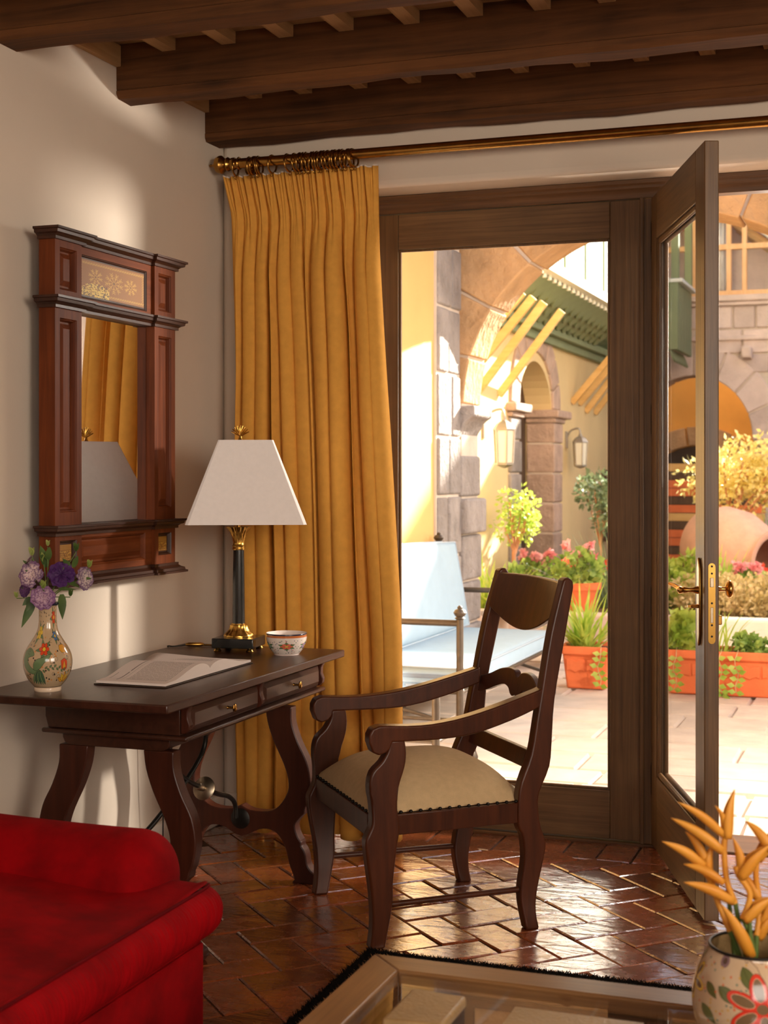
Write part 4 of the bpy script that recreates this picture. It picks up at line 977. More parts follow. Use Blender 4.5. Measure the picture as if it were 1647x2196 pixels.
CB('splat_rail', MB().prism(poly, lambda a, b, t: (.298+.025*math.cos(a/.26*PI/2)+t+(b-.7)*.2, a, b), -.011, .011), bevel=.003)
CB('back_rail', MB().prism([(-.258, .480), (.258, .480), (.258, .535), (-.258, .535)], lambda a, b, t: (.262+t+(b-.5)*.2, a, b), -.010, .010), bevel=.003)
def seat(u, v):
    b = lerp(-.282, .232, u); hw = lerp(.300, .262, u); y = lerp(-hw, hw, v)
    eu = min(u, 1-u)*2; ev = min(v, 1-v)*2
    k = (1-(1-min(1, eu*1.25))**2.6)*(1-(1-min(1, ev*1.15))**2.6)
    return (b, y, .393+.112*k**.62+.006*math.sin(PI*u)*math.sin(PI*v))
st = MB().grid(seat, 40, 40); st.grid(lambda u, v: (lerp(-.282, .232, u), lerp(-1, 1, v)*lerp(.300, .262, u), .388), 1, 1, flip=True)
CB('seat_cushion', st, mat=M['seat'], smooth=70)
nm = MB().ball((0, 0, 0), .0062, 10, 6, (1, 1, .8)).mesh('nail', M['iron'], smooth=70)
cw = WM[chair.name]
def nail(b, s, z): inst('nail', nm, chair, tuple(cw @ Vector((b, s, z))))
for k in range(13):
    a = lerp(-.195, .185, k/12)
    for sg in (-1, 1): nail(a, sg*(.3085-.02*(a+.2)/.4), .3975)
for k in range(17): nail(-.287, lerp(-.255, .255, k/16), .3975)
# ================================================================== RED SOFA
so_ = thing('sofa', 'red velvet sofa with rolled arm and gathered seat cushion at lower left', 'sofa', (.6, -3.3, 0))
YE, YS = -2.205, -4.25
def sec_x(y, x):                                       # round the far front corner of the cushion
    r = .10; d = YE-y
    if d < r and x > .6: x -= (r-math.sqrt(max(0, r*r-(r-d)**2)))*min(1, (x-.6)/.4)
    return x
prof_c = [(.22, .452)]+[(lerp(.25, 1.06, k/14), .452+.022*math.sin(PI*k/14)) for k in range(15)]+[(1.080, .458), (1.088, .456)]
def cush(s, t):
    y = lerp(YS, YE, s**.8); k = t*(len(prof_c)-1); i = min(int(k), len(prof_c)-2); f = k-i
    x, z = lerp(prof_c[i][0], prof_c[i+1][0], f), lerp(prof_c[i][1], prof_c[i+1][1], f)
    d = YE-y; z -= .05*max(0, 1-d/.07)**2; z += .006*math.sin(9*x+4*y)+.004*math.sin(17*y+3*x)
    return (sec_x(y, x), y, z)
build('seat_cushion', MB().grid(cush, 90, 34), M['red'], so_, smooth=70)
pf = [(1.089, .455), (1.112, .440), (1.124, .415), (1.122, .385), (1.108, .360), (1.085, .346), (1.05, .342)]
pfs = spline(pf, 3)
def front(s, t):
    y = lerp(YS, YE, s**.6); k = t*(len(pfs)-1); i = min(int(k), len(pfs)-2); f = k-i
    x, z = lerp(pfs[i][0], pfs[i+1][0], f), lerp(pfs[i][1], pfs[i+1][1], f); a = math.sin(PI*min(1, t*1.1))
    x += a*(.0013*math.sin(y*560+2*math.sin(y*31)+3*z)+.0012*math.sin(y*333+z*30)); z -= .05*max(0, 1-(YE-y)/.07)**2*(1-t)
    return (sec_x(y, x), y, z)
build('cushion_front', MB().grid(front, 1300, 16), M['red'], so_, smooth=80)
build('piping', MB().tube([(sec_x(y, 1.090), y, .457-.05*max(0, 1-(YE-y)/.07)**2) for y in [lerp(YS, YE-.001, k/120) for k in range(121)]], .0038, 8), M['red_dark'], so_, smooth=70)
endc = MB()                                            # far end of the cushion
for k in range(1): endc.grid(lambda s, t: (lerp(.85, sec_x(YE, lerp(1.088, 1.05, t)), s), YE-.0005, lerp(.402, .342, t)), 8, 4)
build('cushion_end', endc, M['red'], so_, smooth=70)
build('base', MB().bx(.06, 1.078, -4.25, -2.285, .055, .352), M['red'], so_, bevel=.018, seg=3)
build('skirt_panel', MB().bx(1.0785, 1.086, -4.25, -2.30, .03, .335), M['red'], so_, bevel=.003)
def armsurf(yc, R):
    pr_ = []
    mb = MB()
    def fn(s, t):
        a = lerp(-PI*.75, PI*.75, s)
        if t > .7:
            q = (t-.7)/.3; e = math.sin(q*PI/2); sh = max(0, 1-e**2.6)**.5; x = .885+.105*e
        else: sh = 1; x = lerp(.10, .885, t/.7)
        y = yc+R*math.sin(a)*sh; z = .450+.122*math.cos(a)*sh+.004*math.sin(6*x)*sh
        return (x, y, z)
    mb.grid(fn, 30, 50); mb.bx(.10, .955, yc-.10, yc+.10, .06, .42); return mb
build('arm', armsurf(-2.275, .125), M['red'], so_, smooth=60)
build('arm', armsurf(-4.20, .125), M['red'], so_, smooth=60)
build('backrest', MB().bx(.045, .27, -4.3, -2.17, .06, .86), M['red'], so_, bevel=.07, seg=5)
for x in (.10, 1.02):
    for y in (-4.2, -2.34): build('foot', MB().lathe([(.018, .0), (.024, .03), (.028, .056)], (x, y, .001), 14), M['desk_z'], so_, smooth=40)

# ================================================================== RUG
rg = thing('rug', 'tan rug with black border and shaggy edge under the coffee table', 'rug', (2.2, -2.6, 0))
X0, X1, Y0, Y1 = 1.115, 3.4, -4.4, -1.305
def framebox(mb, x0, x1, y0, y1, w, z0, z1):
    mb.bx(x0, x0+w, y0, y1, z0, z1); mb.bx(x1-w, x1, y0, y1, z0, z1); mb.bx(x0+w, x1-w, y0, y0+w, z0, z1); mb.bx(x0+w, x1-w, y1-w, y1, z0, z1); return mb
build('border', framebox(MB(), X0, X1, Y0, Y1, .034, .003, .014), M['rug_black'], rg, bevel=.004)
build('inner_band', framebox(MB(), X0+.034, X1-.034, Y0+.034, Y1-.034, .069, .003, .013), M['rug_tan'], rg)
build('field', MB().bx(X0+.103, X1-.103, Y0+.103, Y1-.103, .003, .011), M['rug_black'], rg)
def tufts(n, fx, h, r):
    mb = MB()
    for _ in range(n):
        x, y, z = fx(r); dx, dy = r.uniform(-.012, .012), r.uniform(-.012, .012); w = .0016
        mb.add([(x-w, y, z), (x+w, y+w, z), (x+dx, y+dy, z+h*r.uniform(.5, 1.1))], [(0, 1, 2)])
    return mb
r_ = random.Random(2)
build('border_pile', tufts(5200, lambda r: ((X0+r.random()*.034, r.uniform(-2.6, Y1), .013) if r.random() < .6 else (r.uniform(X0, 2.5), Y1-r.random()*.034, .013)), .010, r_), M['rug_black'], rg, kind='stuff')
build('edge_fringe', tufts(2600, lambda r: (r.uniform(X0, 2.6), Y1+r.uniform(-.004, .012), .003), .012, r_), M['rug_tan'], rg, kind='stuff')
build('band_pile', tufts(3000, lambda r: (X0+.034+r.random()*.069, r.uniform(-2.6, Y1-.04), .012), .010, r_), M['rug_tan'], rg, kind='stuff')

# ================================================================== COFFEE TABLE
ct = thing('coffee_table', 'low wooden coffee table with glass top at the bottom right', 'coffee table', (2.2, -2.95, 0))
TX0, TX1, TY0, TY1, TZ = 1.566, 2.92, -3.46, -2.480, .42
fw = .078
def mitre(a, b, c, d): return MB().prism([a, b, c, d], XY, TZ-.034, TZ)
o4 = [(TX0, TY1), (TX1, TY1), (TX1, TY0), (TX0, TY0)]; i4 = [(TX0+fw, TY1-fw), (TX1-fw, TY1-fw), (TX1-fw, TY0+fw), (TX0+fw, TY0+fw)]
for k in range(4):
    j = (k+1) % 4; build('top_rail', mitre(o4[k], i4[k], i4[j], o4[j]), M['table_x'] if k % 2 == 0 else M['table_y'], ct, bevel=.004)
build('glass_top', MB().bx(TX0+fw+.001, TX1-fw-.001, TY0+fw+.001, TY1-fw-.001, TZ-.014, TZ-.006), M['glass'], ct)
build('rebate', framebox(MB(), TX0+fw-.004, TX1-fw+.004, TY0+fw-.004, TY1-fw+.004, .018, TZ-.050, TZ-.0345), M['desk_x'], ct)
pm = [M['leather'], M['desk_x'], M['stone_warm'], M['table_x'], M['dark_leather'], M['table_x']]
x = TX0+fw-.012; k = 0; wd = [.10, .07, .23, .26, .10, .12, .18, .2]
while x < TX1-fw-.05:
    w = min(wd[k % 8], TX1-fw+.012-x); build('apron_panel', MB().bx(x, x+w-.0015, TY1-fw-.004, TY1-fw+.012, TZ-.16, TZ-.0505), pm[k % 6], ct, bevel=.001); x += w; k += 1
y = TY1-fw-.006
for k, w in enumerate((.05, .05, .03, .09, .06, .12, .1, .12, .12)):
    build('apron_panel', MB().bx(TX0+fw-.012, TX0+fw+.004, y-w+.0015, y, TZ-.16, TZ-.0505), pm[(k*2+1) % 6], ct, bevel=.001); y -= w
for (x, y) in ((TX0+.01, TY1-.08), (TX1-.08, TY1-.08), (TX0+.01, TY0+.01), (TX1-.08, TY0+.01)): build('leg', MB().bx(x, x+.07, y, y+.07, .0145, TZ-.0345), M['table_x'], ct, bevel=.004)
build('shelf', MB().bx(TX0+.02, TX1-.02, TY0+.02, TY1-.02, .13, .15), M['table_y'], ct, bevel=.003)
GZ = TZ-.0058
tb = thing('keepsake_box', 'tan leather lidded box standing on the glass coffee table', 'box', (1.80, -2.86, GZ))
bmx = lambda d: [(1.748+d, -2.782-d), (1.853-d, -2.786-d), (1.852-d, -2.930+d), (1.747+d, -2.940+d)]
build('base', MB().prism(bmx(.003)[::-1], XY, GZ+.0002, GZ+.036), M['dark_leather'], tb, bevel=.002)
build('lid', MB().prism(bmx(0)[::-1], XY, GZ+.037, GZ+.058), M['leather'], tb, bevel=.006, seg=3)
b2 = thing('hardback_book', 'closed tan hardback book lying flat on the glass coffee table', 'book', (2.03, -2.83, GZ))
build('cover', MB().bx(1.922, 2.155, -3.02, -2.712, GZ+.0002, GZ+.0032).bx(1.922, 2.155, -3.02, -2.712, GZ+.0195, GZ+.0225), M['leather'], b2, bevel=.0015)
build('page_block', MB().bx(1.926, 2.150, -3.015, -2.717, GZ+.0034, GZ+.0193), M['paper'], b2)

# ---- round painted vase with cut-outs and heliconia
WX, WY = 2.345, -2.735
base_c = S(190, 164, 134)
P = Paint(1600, 560, base_c); VH = .187
pr2 = [(.0, .001), (.058, .001), (.062, .004), (.080, .022), (.096, .052), (.1035, .085), (.1025, .112), (.095, .142), (.085, .165), (.0775, .178), (.0750, .184), (.0755, .187), (.072, .1875), (.069, .183), (.074, .165), (.09, .12), (.088, .05), (.05, .012), (0, .010)]
vz2 = [p[1] for p in pr2[1:12]]; vr2 = [p[0] for p in pr2[1:12]]
ca2 = math.atan2(-5.254-WY, 2.585-WX); pxm2 = 1600/(2*PI*.1035); KM = .0000849
def v2map(cx, cy):
    z = (1.4-(1960+cy*.10746-1015)*.000766)-GZ; z = max(.004, min(VH, z)); r = float(np.interp(z, vz2, vr2)); sx = max(-.985, min(.985, (cx-1321)*KM/r))
    return (.5+math.asin(sx)/(2*PI))*1600, (1-z/.1875)*560
def q_(n): return n*KM*pxm2
ln = S(60, 44, 36); lf = S(92, 98, 56); hole = S(112, 88, 60)
def petalflower(cx, cy, r, col, n=5, rot=0.0):
    x, y = v2map(cx, cy)
    for k in range(n):
        a = rot+2*PI*k/n; ex, ey = x+q_(r)*.6*math.cos(a), y+q_(r)*.6*math.sin(a)
        P.ell(ex, ey, q_(r)*.5, q_(r)*.27, col, a, ln, 2); P.ell(ex, ey, q_(r)*.36, q_(r)*.16, hole, a, S(236, 206, 170), 1.5)
    P.ell(x, y, q_(r)*.17, q_(r)*.17, hole, 0, col, 6)
def lfp(cx, cy, L, rot, w=.36): x, y = v2map(cx, cy); P.leaf(x, y, q_(L)*1.3, q_(L)*w*.85, rot, lf, S(56, 60, 34), 2)
for a in ((400, 980, 300, 1.9), (430, 1490, 340, .75), (650, 1500, 470, .55), (1100, 1070, 480, 1.0), (330, 1930, 420, .8), (1500, 1500, 300, 1.2)): lfp(*a)
petalflower(1480, 1800, 690, S(206, 52, 36), 6, .35)
petalflower(190, 1590, 450, S(224, 186, 60), 5, .2)
x, y = v2map(775, 1035); P.ell(x, y, q_(120), q_(130), S(120, 90, 98), 0, S(80, 56, 66), 2); P.ell(x, y, q_(66), q_(72), S(70, 44, 30))
for cx, cy, r, a, sg in ((1190, 960, 95, 0, -1), (1470, 950, 100, 0, -1), (370, 840, 80, 1, 1)): x, y = v2map(cx, cy); P.curl(x, y, q_(r), a, 1.25, S(110, 84, 74), 3, sg)
x0, y0 = v2map(1200, 870); x1, y1 = v2map(1520, 1330); P.line([(x0, y0), ((x0+x1)/2+8, (y0+y1)/2-14), (x1, y1)], 3, S(96, 66, 56))
for k in range(4):
    xx = (800+500+k*210) % 1600
    for j in range(6): P.ell(xx+60*math.cos(j*PI/3), 280+60*math.sin(j*PI/3), 46, 24, (S(206, 52, 36), S(224, 186, 60))[k % 2], j*PI/3, ln, 2)
    for j in range(3): P.leaf(xx, 420, 120, 26, j*1.2, lf, ln, 2)
rp = np.random.RandomState(14)
for j in range(420):
    u, v = rp.rand()*1600, 30+rp.rand()*480
    if abs(P.a[int(v), int(u)]-np.array(base_c[:3])).sum() < .02: P.ell(u, v, 5.5, 6, (S(196, 104, 60), S(112, 128, 110), S(190, 150, 80))[j % 3])
M['vase2_paint'] = imgmat('vase2_paint', P.a, .14, coat=.6)
v2 = thing('round_vase', 'round hand-painted pottery vase with red flower on the coffee table', 'vase', (WX, WY, GZ))
pro = spline(pr2[1:12], 3)
build('body', MB().lathe(pro, (WX, WY, GZ), 110, uv=True, cap=False, a0=ca2-PI), M['vase2_paint'], v2, smooth=60)
build('rim', MB().ring((WX, WY, GZ+.1865), .0742, .0028, (0, 0, 1), 64, 8), M['iron'], v2, smooth=60)
build('inside', MB().lathe([(.0735, .186), (.076, .17), (.09, .13), (.0955, .085), (.085, .04), (.05, .012), (0, .011)], (WX, WY, GZ), 60, cap=False), M['leather'], v2, smooth=60)
def hp(u, v, dep=0.0): return Vector((WX, WY, 0))+Rv*((u-1622)*.00079)+Fv*dep+Vector((0, 0, 1.4-(v-1015)*.00079))
def bract(mb, tip, base, w, dep=0.0, ddep=0.0):
    a, b = hp(*base, dep), hp(*tip, dep+ddep); d = b-a; L = d.length; t = d.normalized()
    n = Fv.cross(t).normalized()
    if n.z > 0: n = -n
    vs = []; K = 9
    for i in range(K+1):
        s = i/K; c = a+d*s+n*(-.006*math.sin(PI*s)); ww = 1.2*w*(math.sin(PI*(.20+.80*s))**.85)*(1.1-.35*s)+.0005
        for k in range(6):
            an = PI*(-.62+1.24*k/5); vs.append(c+n*(-ww*math.cos(an)*-1.0)*.9+Fv*ww*.62*math.sin(an))
    fs = [(i*6+k, i*6+k+1, (i+1)*6+k+1, (i+1)*6+k) for i in range(K) for k in range(5)]
    return mb.add(vs, fs)
hel = [('tall orange heliconia leaning left, its bracts before the door leaf',
        [((1454, 1715), (1558, 1788), .010), ((1446, 1757), (1554, 1820), .012), ((1578, 1692), (1560, 1796), .012), ((1535, 1724), (1556, 1772), .006), ((1467, 1886), (1578, 1928), .012), ((1473, 1856), (1556, 1888), .010)],
        [(1606, 2075), (1592, 2000), (1580, 1935), (1562, 1888), (1556, 1820), (1560, 1785)], -.004),
       ('short orange heliconia with small bracts at the left of the round vase',
        [((1426, 1806), (1524, 1862), .011), ((1483, 1793), (1524, 1850), .010), ((1539, 1818), (1528, 1872), .009), ((1516, 1880), (1536, 1905), .007)],
        [(1598, 2075), (1572, 2000), (1545, 1930), (1530, 1870)], .018),
       ('orange heliconia with broad bracts rising to the right of the vase',
        [((1644, 1800), (1580, 1872), .015), ((1600, 1757), (1652, 1812), .012), ((1570, 1790), (1590, 1868), .010), ((1655, 1912), (1590, 1962), .014), ((1540, 1925), (1612, 2040), .014)],
        [(1618, 2075), (1612, 2010), (1590, 1962), (1606, 1910), (1582, 1870), (1576, 1850)], -.022),
       ('orange heliconia half cut off by the right picture edge',
        [((1690, 1770), (1632, 1850), .013), ((1600, 1880), (1640, 1935), .011), ((1700, 1905), (1640, 1990), .014), ((1676, 1960), (1634, 2020), .012)],
        [(1628, 2075), (1630, 2010), (1640, 1950), (1632, 1890), (1634, 1850)], .02)]
for lab, brs, st_, dp in hel:
    t = thing('heliconia', lab, 'flower', (WX, WY, GZ+.012), group='heliconias in the round vase')
    pts = [hp(u, v, dp*(1 if i > 1 else .5)) for i, (u, v) in enumerate(st_)]
    b0 = Vector((WX, WY, GZ+.016))+Rv*((st_[0][0]-1622)*.0004)+Fv*dp*.5
    n2 = max(2, len(pts)//2)
    build('stem', MB().tube(spline([b0]+pts[:n2], 4), .0042, 8), M['stem'], t, smooth=60)
    build('rachis', MB().tube(spline(pts[n2-1:], 4), [.0052]*(4*(len(pts)-n2)+1), 8), M['bract'], t, smooth=60)
    for k, (a, b, w) in enumerate(brs): build('bract', bract(MB(), a, b, w, dp, (-.012, .014, .0, -.008)[k % 4]), M['bract'], t, smooth=70, solid=.0014)
for k, (ua, ub) in enumerate(((1578, 1572), (1600, 1604))):
    t = thing('heliconia', ('cut green stem in the round vase, left of the orange stalks', 'cut green stem behind the orange stalks in the round vase')[k], 'stem', (WX, WY, GZ+.012), group='heliconias in the round vase')
    build('stem', MB().tube([Vector((WX, WY, GZ+.016))+Rv*(-.012+.02*k)+Fv*(.03-.05*k), hp(ua+8, 2040, .03-.05*k), hp(ub, 1890+30*k, .03-.05*k)], .0040, 8), M['stem'], t, smooth=60)
# ================================================================== PATIO AND COURTYARD
pt = struct('patio_ground', MB().bx(-2.2, 7.0, .462, 6.0, -.12, -.02), M['mortar'])
r_ = random.Random(21); y = .47
while y < 5.85:
    h = r_.uniform(.30, .52); x = -.34+r_.uniform(-.3, 0)
    while x < 6.5:
        w = r_.uniform(.45, 1.0); j = lambda: r_.uniform(-.018, .018)
        x0, x1, y0, y1 = max(x+.008, -.345), x+w-.008, y+.008, min(y+h-.008, 5.88); e = .012; z = r_.uniform(-.004, .003)
        x0 -= .003; x1 += .003
        b = [(x0, y0+j()*.5), (x1, y0+j()*.5), (x1+j()*.4, y1), (x0+j()*.4, y1)]
        mb = MB().hull8([(p[0], p[1], -.03) for p in b], [(p[0]+(e if k in (0, 3) else -e), p[1]+(e if k in (0, 1) else -e), z) for k, p in enumerate(b)])
        build('flagstone', mb, M['flag'], pt); x += w
    y += h
XL = -.35
struct('wall_patio_left', MB().bx(XL-.25, XL, .462, 4.455, -.03, 6.2), M['ext_ochre'])
ar = struct('wall_arcade', MB().prism([(-.9, -.03), (-.334, -.03), (-.334, 1.88)]+[(1.08-1.414*math.cos(PI*k/36), 1.88+1.29*math.sin(PI*k/36)) for k in range(1, 36)]+[(2.494, 1.88), (2.494, -.03), (7.0, -.03), (7.0, 6.4), (-.9, 6.4)], XZ, 4.46, 4.86), M['mortar'])
def wedge(c, a, b, r0, r1, t0, t1, y0, y1, n=4):
    p = [(c[0]-a*r0*math.cos(lerp(t0, t1, k/n)), c[1]+b*r0*math.sin(lerp(t0, t1, k/n))) for k in range(n+1)]
    q = [(c[0]-a*r1*math.cos(lerp(t0, t1, k/n)), c[1]+b*r1*math.sin(lerp(t0, t1, k/n))) for k in range(n, -1, -1)]
    return MB().prism(p+q, XZ, y0, y1)
r_ = random.Random(8); ang = [0, .26, .55, .86, 1.22, 1.57, 1.93, 2.28, 2.6, 2.88, PI]
for k in range(10):
    o = r_.uniform(-.012, .012); build('stone', wedge((1.08, 1.88), 1.414, 1.29, .985, r_.uniform(1.48, 1.62), ang[k]+.008, ang[k+1]-.008, 4.435+o, 4.872+o*.5), M['stone_warm'], ar, bevel=.012)
# springer, corbel capital and rough stones below it
zz = 0.0
for k, h in enumerate((.34, .30, .33, .26, .30)):
    o = r_.uniform(-.02, .03); build('stone', MB().bx(-.50, -.292+o, 4.40-abs(o), 4.86, zz+.008, zz+h-.008), M['stone_grey'], ar, bevel=.02, seg=3); zz += h
build('corbel', MB().prism([(-.5, 1.64), (-.345, 1.64), (-.33, 1.68), (-.30, 1.73), (-.29, 1.755), (-.25, 1.785), (-.225, 1.80), (-.225, 1.872), (-.5, 1.872)], XZ, 4.40, 4.87), M['stone_grey'], ar, bevel=.012)
# quoins on the side wall
qu = thing('stone_quoins', 'grey stone quoin column with white mortar beside the blue bench', 'quoins', (XL, 4.16, 0))
zz = 0.0; k = 0
while zz < 3.85:
    h = r_.uniform(.34, .46); sp = 4.16+r_.uniform(-.06, .05)
    for a, b in ((3.875, sp), (sp, 4.40)):
        build('stone', MB().bx(XL+.0006, XL+.026+r_.uniform(0, .012), a+.009, b-.009, zz+.009, min(3.88, zz+h)-.009), M['stone_grey'], qu, bevel=.014)
    zz += h
build('mortar', MB().bx(XL+.0003, XL+.016, 3.872, 4.40, 0, 3.88), M['mortar'], qu)

# ---- left wing: doorway with stone trim, awning struts, balcony, lanterns
X2 = -1.2
dz = [(4.9, -.03), (9.36, -.03), (9.36, 2.0)]+[(10.13-.77*math.cos(PI*k/20), 2.0+.62*math.sin(PI*k/20)) for k in range(1, 20)]+[(10.90, 2.0), (10.90, -.03), (15.99, -.03), (15.99, 6.6), (4.9, 6.6)]
wg = struct('wall_wing_left', MB().prism(dz, YZ, X2-.5, X2), M['ext_yellow'])
dw = thing('door_2', None, None, (X2, 10.13, 0), kind='structure')
for k in range(7): build('plank', MB().bx(-1.55, -1.50, 9.37+k*.217, 9.37+(k+1)*.217-.012, 0.0, 2.60), M['dark_door'], dw, bevel=.006)
build('mortar', MB().bx(-1.475, X2+.012, 10.885, 11.28, 0, 2.0).bx(-1.475, X2+.012, 8.99, 9.372, 0, 2.0), M['mortar'], dw)
for ya, yb, out in ((10.872, 11.30, .03), (8.975, 9.385, .03)):
    zz = 0.0
    for h in (.36, .36, .34, .34, .34, .24): build('stone', MB().bx(-1.49, X2+out+r_.uniform(0, .012), ya, yb, zz+.010, zz+h-.010), M['stone_mauve'] if ya > 10 else M['stone_grey'], dw, bevel=.014); zz += h
    build('capital', MB().bx(-1.50, X2+.06, ya-.03, yb+.05, 1.975, 2.03).bx(-1.50, X2+.10, ya-.07, yb+.22, 2.03, 2.12), M['stone_mauve'], dw, bevel=.018)
for k in range(9):
    t0, t1 = PI*k/9+.012, PI*(k+1)/9-.012; n = 3
    p = [(10.13-.765*math.cos(lerp(t0, t1, i/n)), 2.12+.60*math.sin(lerp(t0, t1, i/n))) for i in range(n+1)]+[(10.13-1.12*math.cos(lerp(t1, t0, i/n)), 2.12+.92*math.sin(lerp(t1, t0, i/n))) for i in range(n+1)]
    build('arch_stone', MB().prism(p, YZ, -1.49, X2+.028), M['stone_mauve'], dw, bevel=.014)
# slanted yellow struts under the balcony
for gi, ys in enumerate(((7.05, 7.45, 7.86, 8.60), (11.95, 12.35, 12.75, 13.3))):
    for k, yy in enumerate(ys):
        a, b = Vector((X2+.004, yy, 2.17 if k > 1 else 2.25)), Vector((-.56, yy, 2.985))
        d = (b-a).normalized(); n = Vector((-d.z, 0, d.x)); w = .030; mb = MB(); t = .037
        q = lambda p: [p-n*t+Vector((0, -w, 0)), p+n*t+Vector((0, -w, 0)), p+n*t+Vector((0, w, 0)), p-n*t+Vector((0, w, 0))]
        o = build('wall_strut', mb.hull8(q(a), q(b)), M['strut'], None, bevel=.006)
        lab = ('yellow timber strut under the balcony, first of four from the stone arch', 'second yellow timber strut from the stone arch, crossing behind the arch edge', 'third yellow timber strut from the stone arch', 'fourth yellow timber strut, ending above the small arched doorway')[k] if gi == 0 else ('nearest yellow timber strut of the group at the right edge of the fixed window', 'second yellow strut of the group at the right edge of the fixed window', 'third yellow strut of the group at the right edge of the fixed window', 'farthest yellow strut of the group at the right edge of the fixed window')[k]
        tag(o, lab, 'strut', 'yellow struts under the balcony')
bl = thing('balcony', 'green and white slatted balcony with scale-tiled underside on the yellow wing', 'balcony', (X2, 10.0, 3.1))
XB = -.58
build('floor_beam', MB().bx(XB-.06, XB+.05, 5.6, 14.2, 3.30, 3.40), M['white_paint'], bl, bevel=.006)
build('soffit_board', MB().hull8([(X2, 5.6, 3.02), (X2, 14.2, 3.02), (X2, 14.2, 3.04), (X2, 5.6, 3.04)], [(XB-.06, 5.6, 3.30), (XB-.06, 14.2, 3.30), (XB-.06, 14.2, 3.32), (XB-.06, 5.6, 3.32)]), M['green_paint'], bl)
build('wall_beam', MB().bx(X2+.0005, X2+.14, 5.6, 14.2, 2.93, 3.015).bx(X2+.0005, X2+.07, 5.6, 14.2, 2.84, 2.93), M['green_paint'], bl, bevel=.006)
sl = math.atan2(.28, .56)
sm2 = MB(); pts = [(.15*math.cos(PI+PI*k/10), .15*math.sin(PI+PI*k/10)) for k in range(11)]+[(.15, .10), (-.15, .10)]
sm2.prism(pts, XY, -.008, .008); sme = sm2.mesh('scale_tile', M['green_paint'])
for row in range(4):
    f = (row+.75)/4.3; cx, cz = lerp(X2+.06, XB-.08, f), lerp(3.03, 3.285, f)
    n = 0; yy = 6.6+(row % 2)*.145
    while yy < 12.6:
        m = Matrix.Translation((cx, yy, cz-.040-.003*(row % 2))) @ Matrix.Rotation(-sl, 4, 'Y') @ Matrix.Rotation(-PI/2, 4, 'Z') @ Matrix.Rotation(math.radians(15), 4, 'X')
        o = bpy.data.objects.new('scale_tile', sme); COL.objects.link(o); o.parent = bl; o.matrix_local = WM[bl.name].inverted() @ m; WM[o.name] = m; yy += .29
pm_ = MB().lathe([(.0, -.03), (.022, -.028), (.024, 0), (.018, .012), (.014, .03)], (0, 0, 0), 10).mesh('peg', M['white_paint'], smooth=50)
yy = 6.7
while yy < 12.6: inst('peg', pm_, bl, (XB-.05, yy, 3.285)); inst('peg', pm_, bl, (XB-.17, yy+.1, 3.225)); yy += .21
slm = MB().bx(-.004, .004, -.026, .026, 0, 1.05).mesh('baluster', M['white_paint']); grm = MB().bx(-.025, .025, -.035, .035, 0, 1.1).mesh('baluster_post', M['green_paint'])
yy = 6.4; k = 0
while yy < 13.2:
    inst('baluster', slm, bl, (XB+.01, yy, 3.401)) if k % 9 != 4 else inst('post', grm, bl, (XB+.005, yy, 3.401)); yy += .108; k += 1
build('back_board', MB().bx(XB-.08, XB-.065, 5.6, 14.2, 3.401, 4.45), M['green_deep'], bl)
build('handrail', MB().bx(XB-.06, XB+.06, 5.6, 14.2, 4.455, 4.52), M['green_paint'], bl, bevel=.008)
def lantern(y, z, s, lab):
    t = thing('wall_lantern', lab, 'lantern', (X2, y, z), 0, 'wall lanterns on the yellow wing')
    build('wall_plate', MB().bx(X2+.0005, X2+.02, y-.03*s, y+.03*s, z-.02*s, z+.16*s), M['lantern_metal'], t, bevel=.004)
    c = X2+.16*s
    build('arm', MB().tube(spline([(X2+.015, y, z+.1*s), (X2+.06*s, y, z+.17*s), (c-.02*s, y, z+.19*s), (c, y, z+.14*s)], 5), .010*s, 8), M['lantern_metal'], t, smooth=50)
    build('cap', MB().lathe([(.012*s, .14*s), (.02*s, .11*s), (.06*s, .085*s), (.085*s, .05*s), (.088*s, .04*s)], (c, y, z), 6), M['lantern_metal'], t)
    fr_ = MB()
    for k in range(6):
        a = PI/3*k; fr_.tube([(c+.078*s*math.cos(a), y+.078*s*math.sin(a), z+.04*s), (c+.066*s*math.cos(a), y+.066*s*math.sin(a), z-.20*s)], .006*s, 6)
    fr_.lathe([(.070*s, -.20*s), (.070*s, -.215*s), (.02*s, -.235*s), (.0, -.24*s)], (c, y, z), 6)
    build('frame', fr_, M['lantern_metal'], t)
    build('glass_shade', MB().lathe([(.072*s, .038*s), (.060*s, -.198*s)], (c, y, z), 6, cap=False), M['frost'], t)
lantern(8.05, 1.76, 1.3, 'grey wall lantern left of the arched doorway, half in sunlight')
lantern(11.62, 1.72, 1.1, 'grey wall lantern on the shaded yellow wall right of the doorway')
sw = thing('green_shutter_window', 'green shuttered window low in the yellow wing at the fixed window edge', 'window', (X2, 14.2, .7))
build('frame', MB().bx(X2+.0005, X2+.06, 13.75, 13.9, .5, 1.45).bx(X2+.0005, X2+.06, 14.95, 15.1, .5, 1.45), M['dark_door'], sw, bevel=.006)
for k in range(6): build('slat', MB().bx(X2+.002, X2+.03, 13.905+k*.174, 13.905+(k+1)*.174-.012, .5, 1.44), M['green_paint'], sw, bevel=.004)

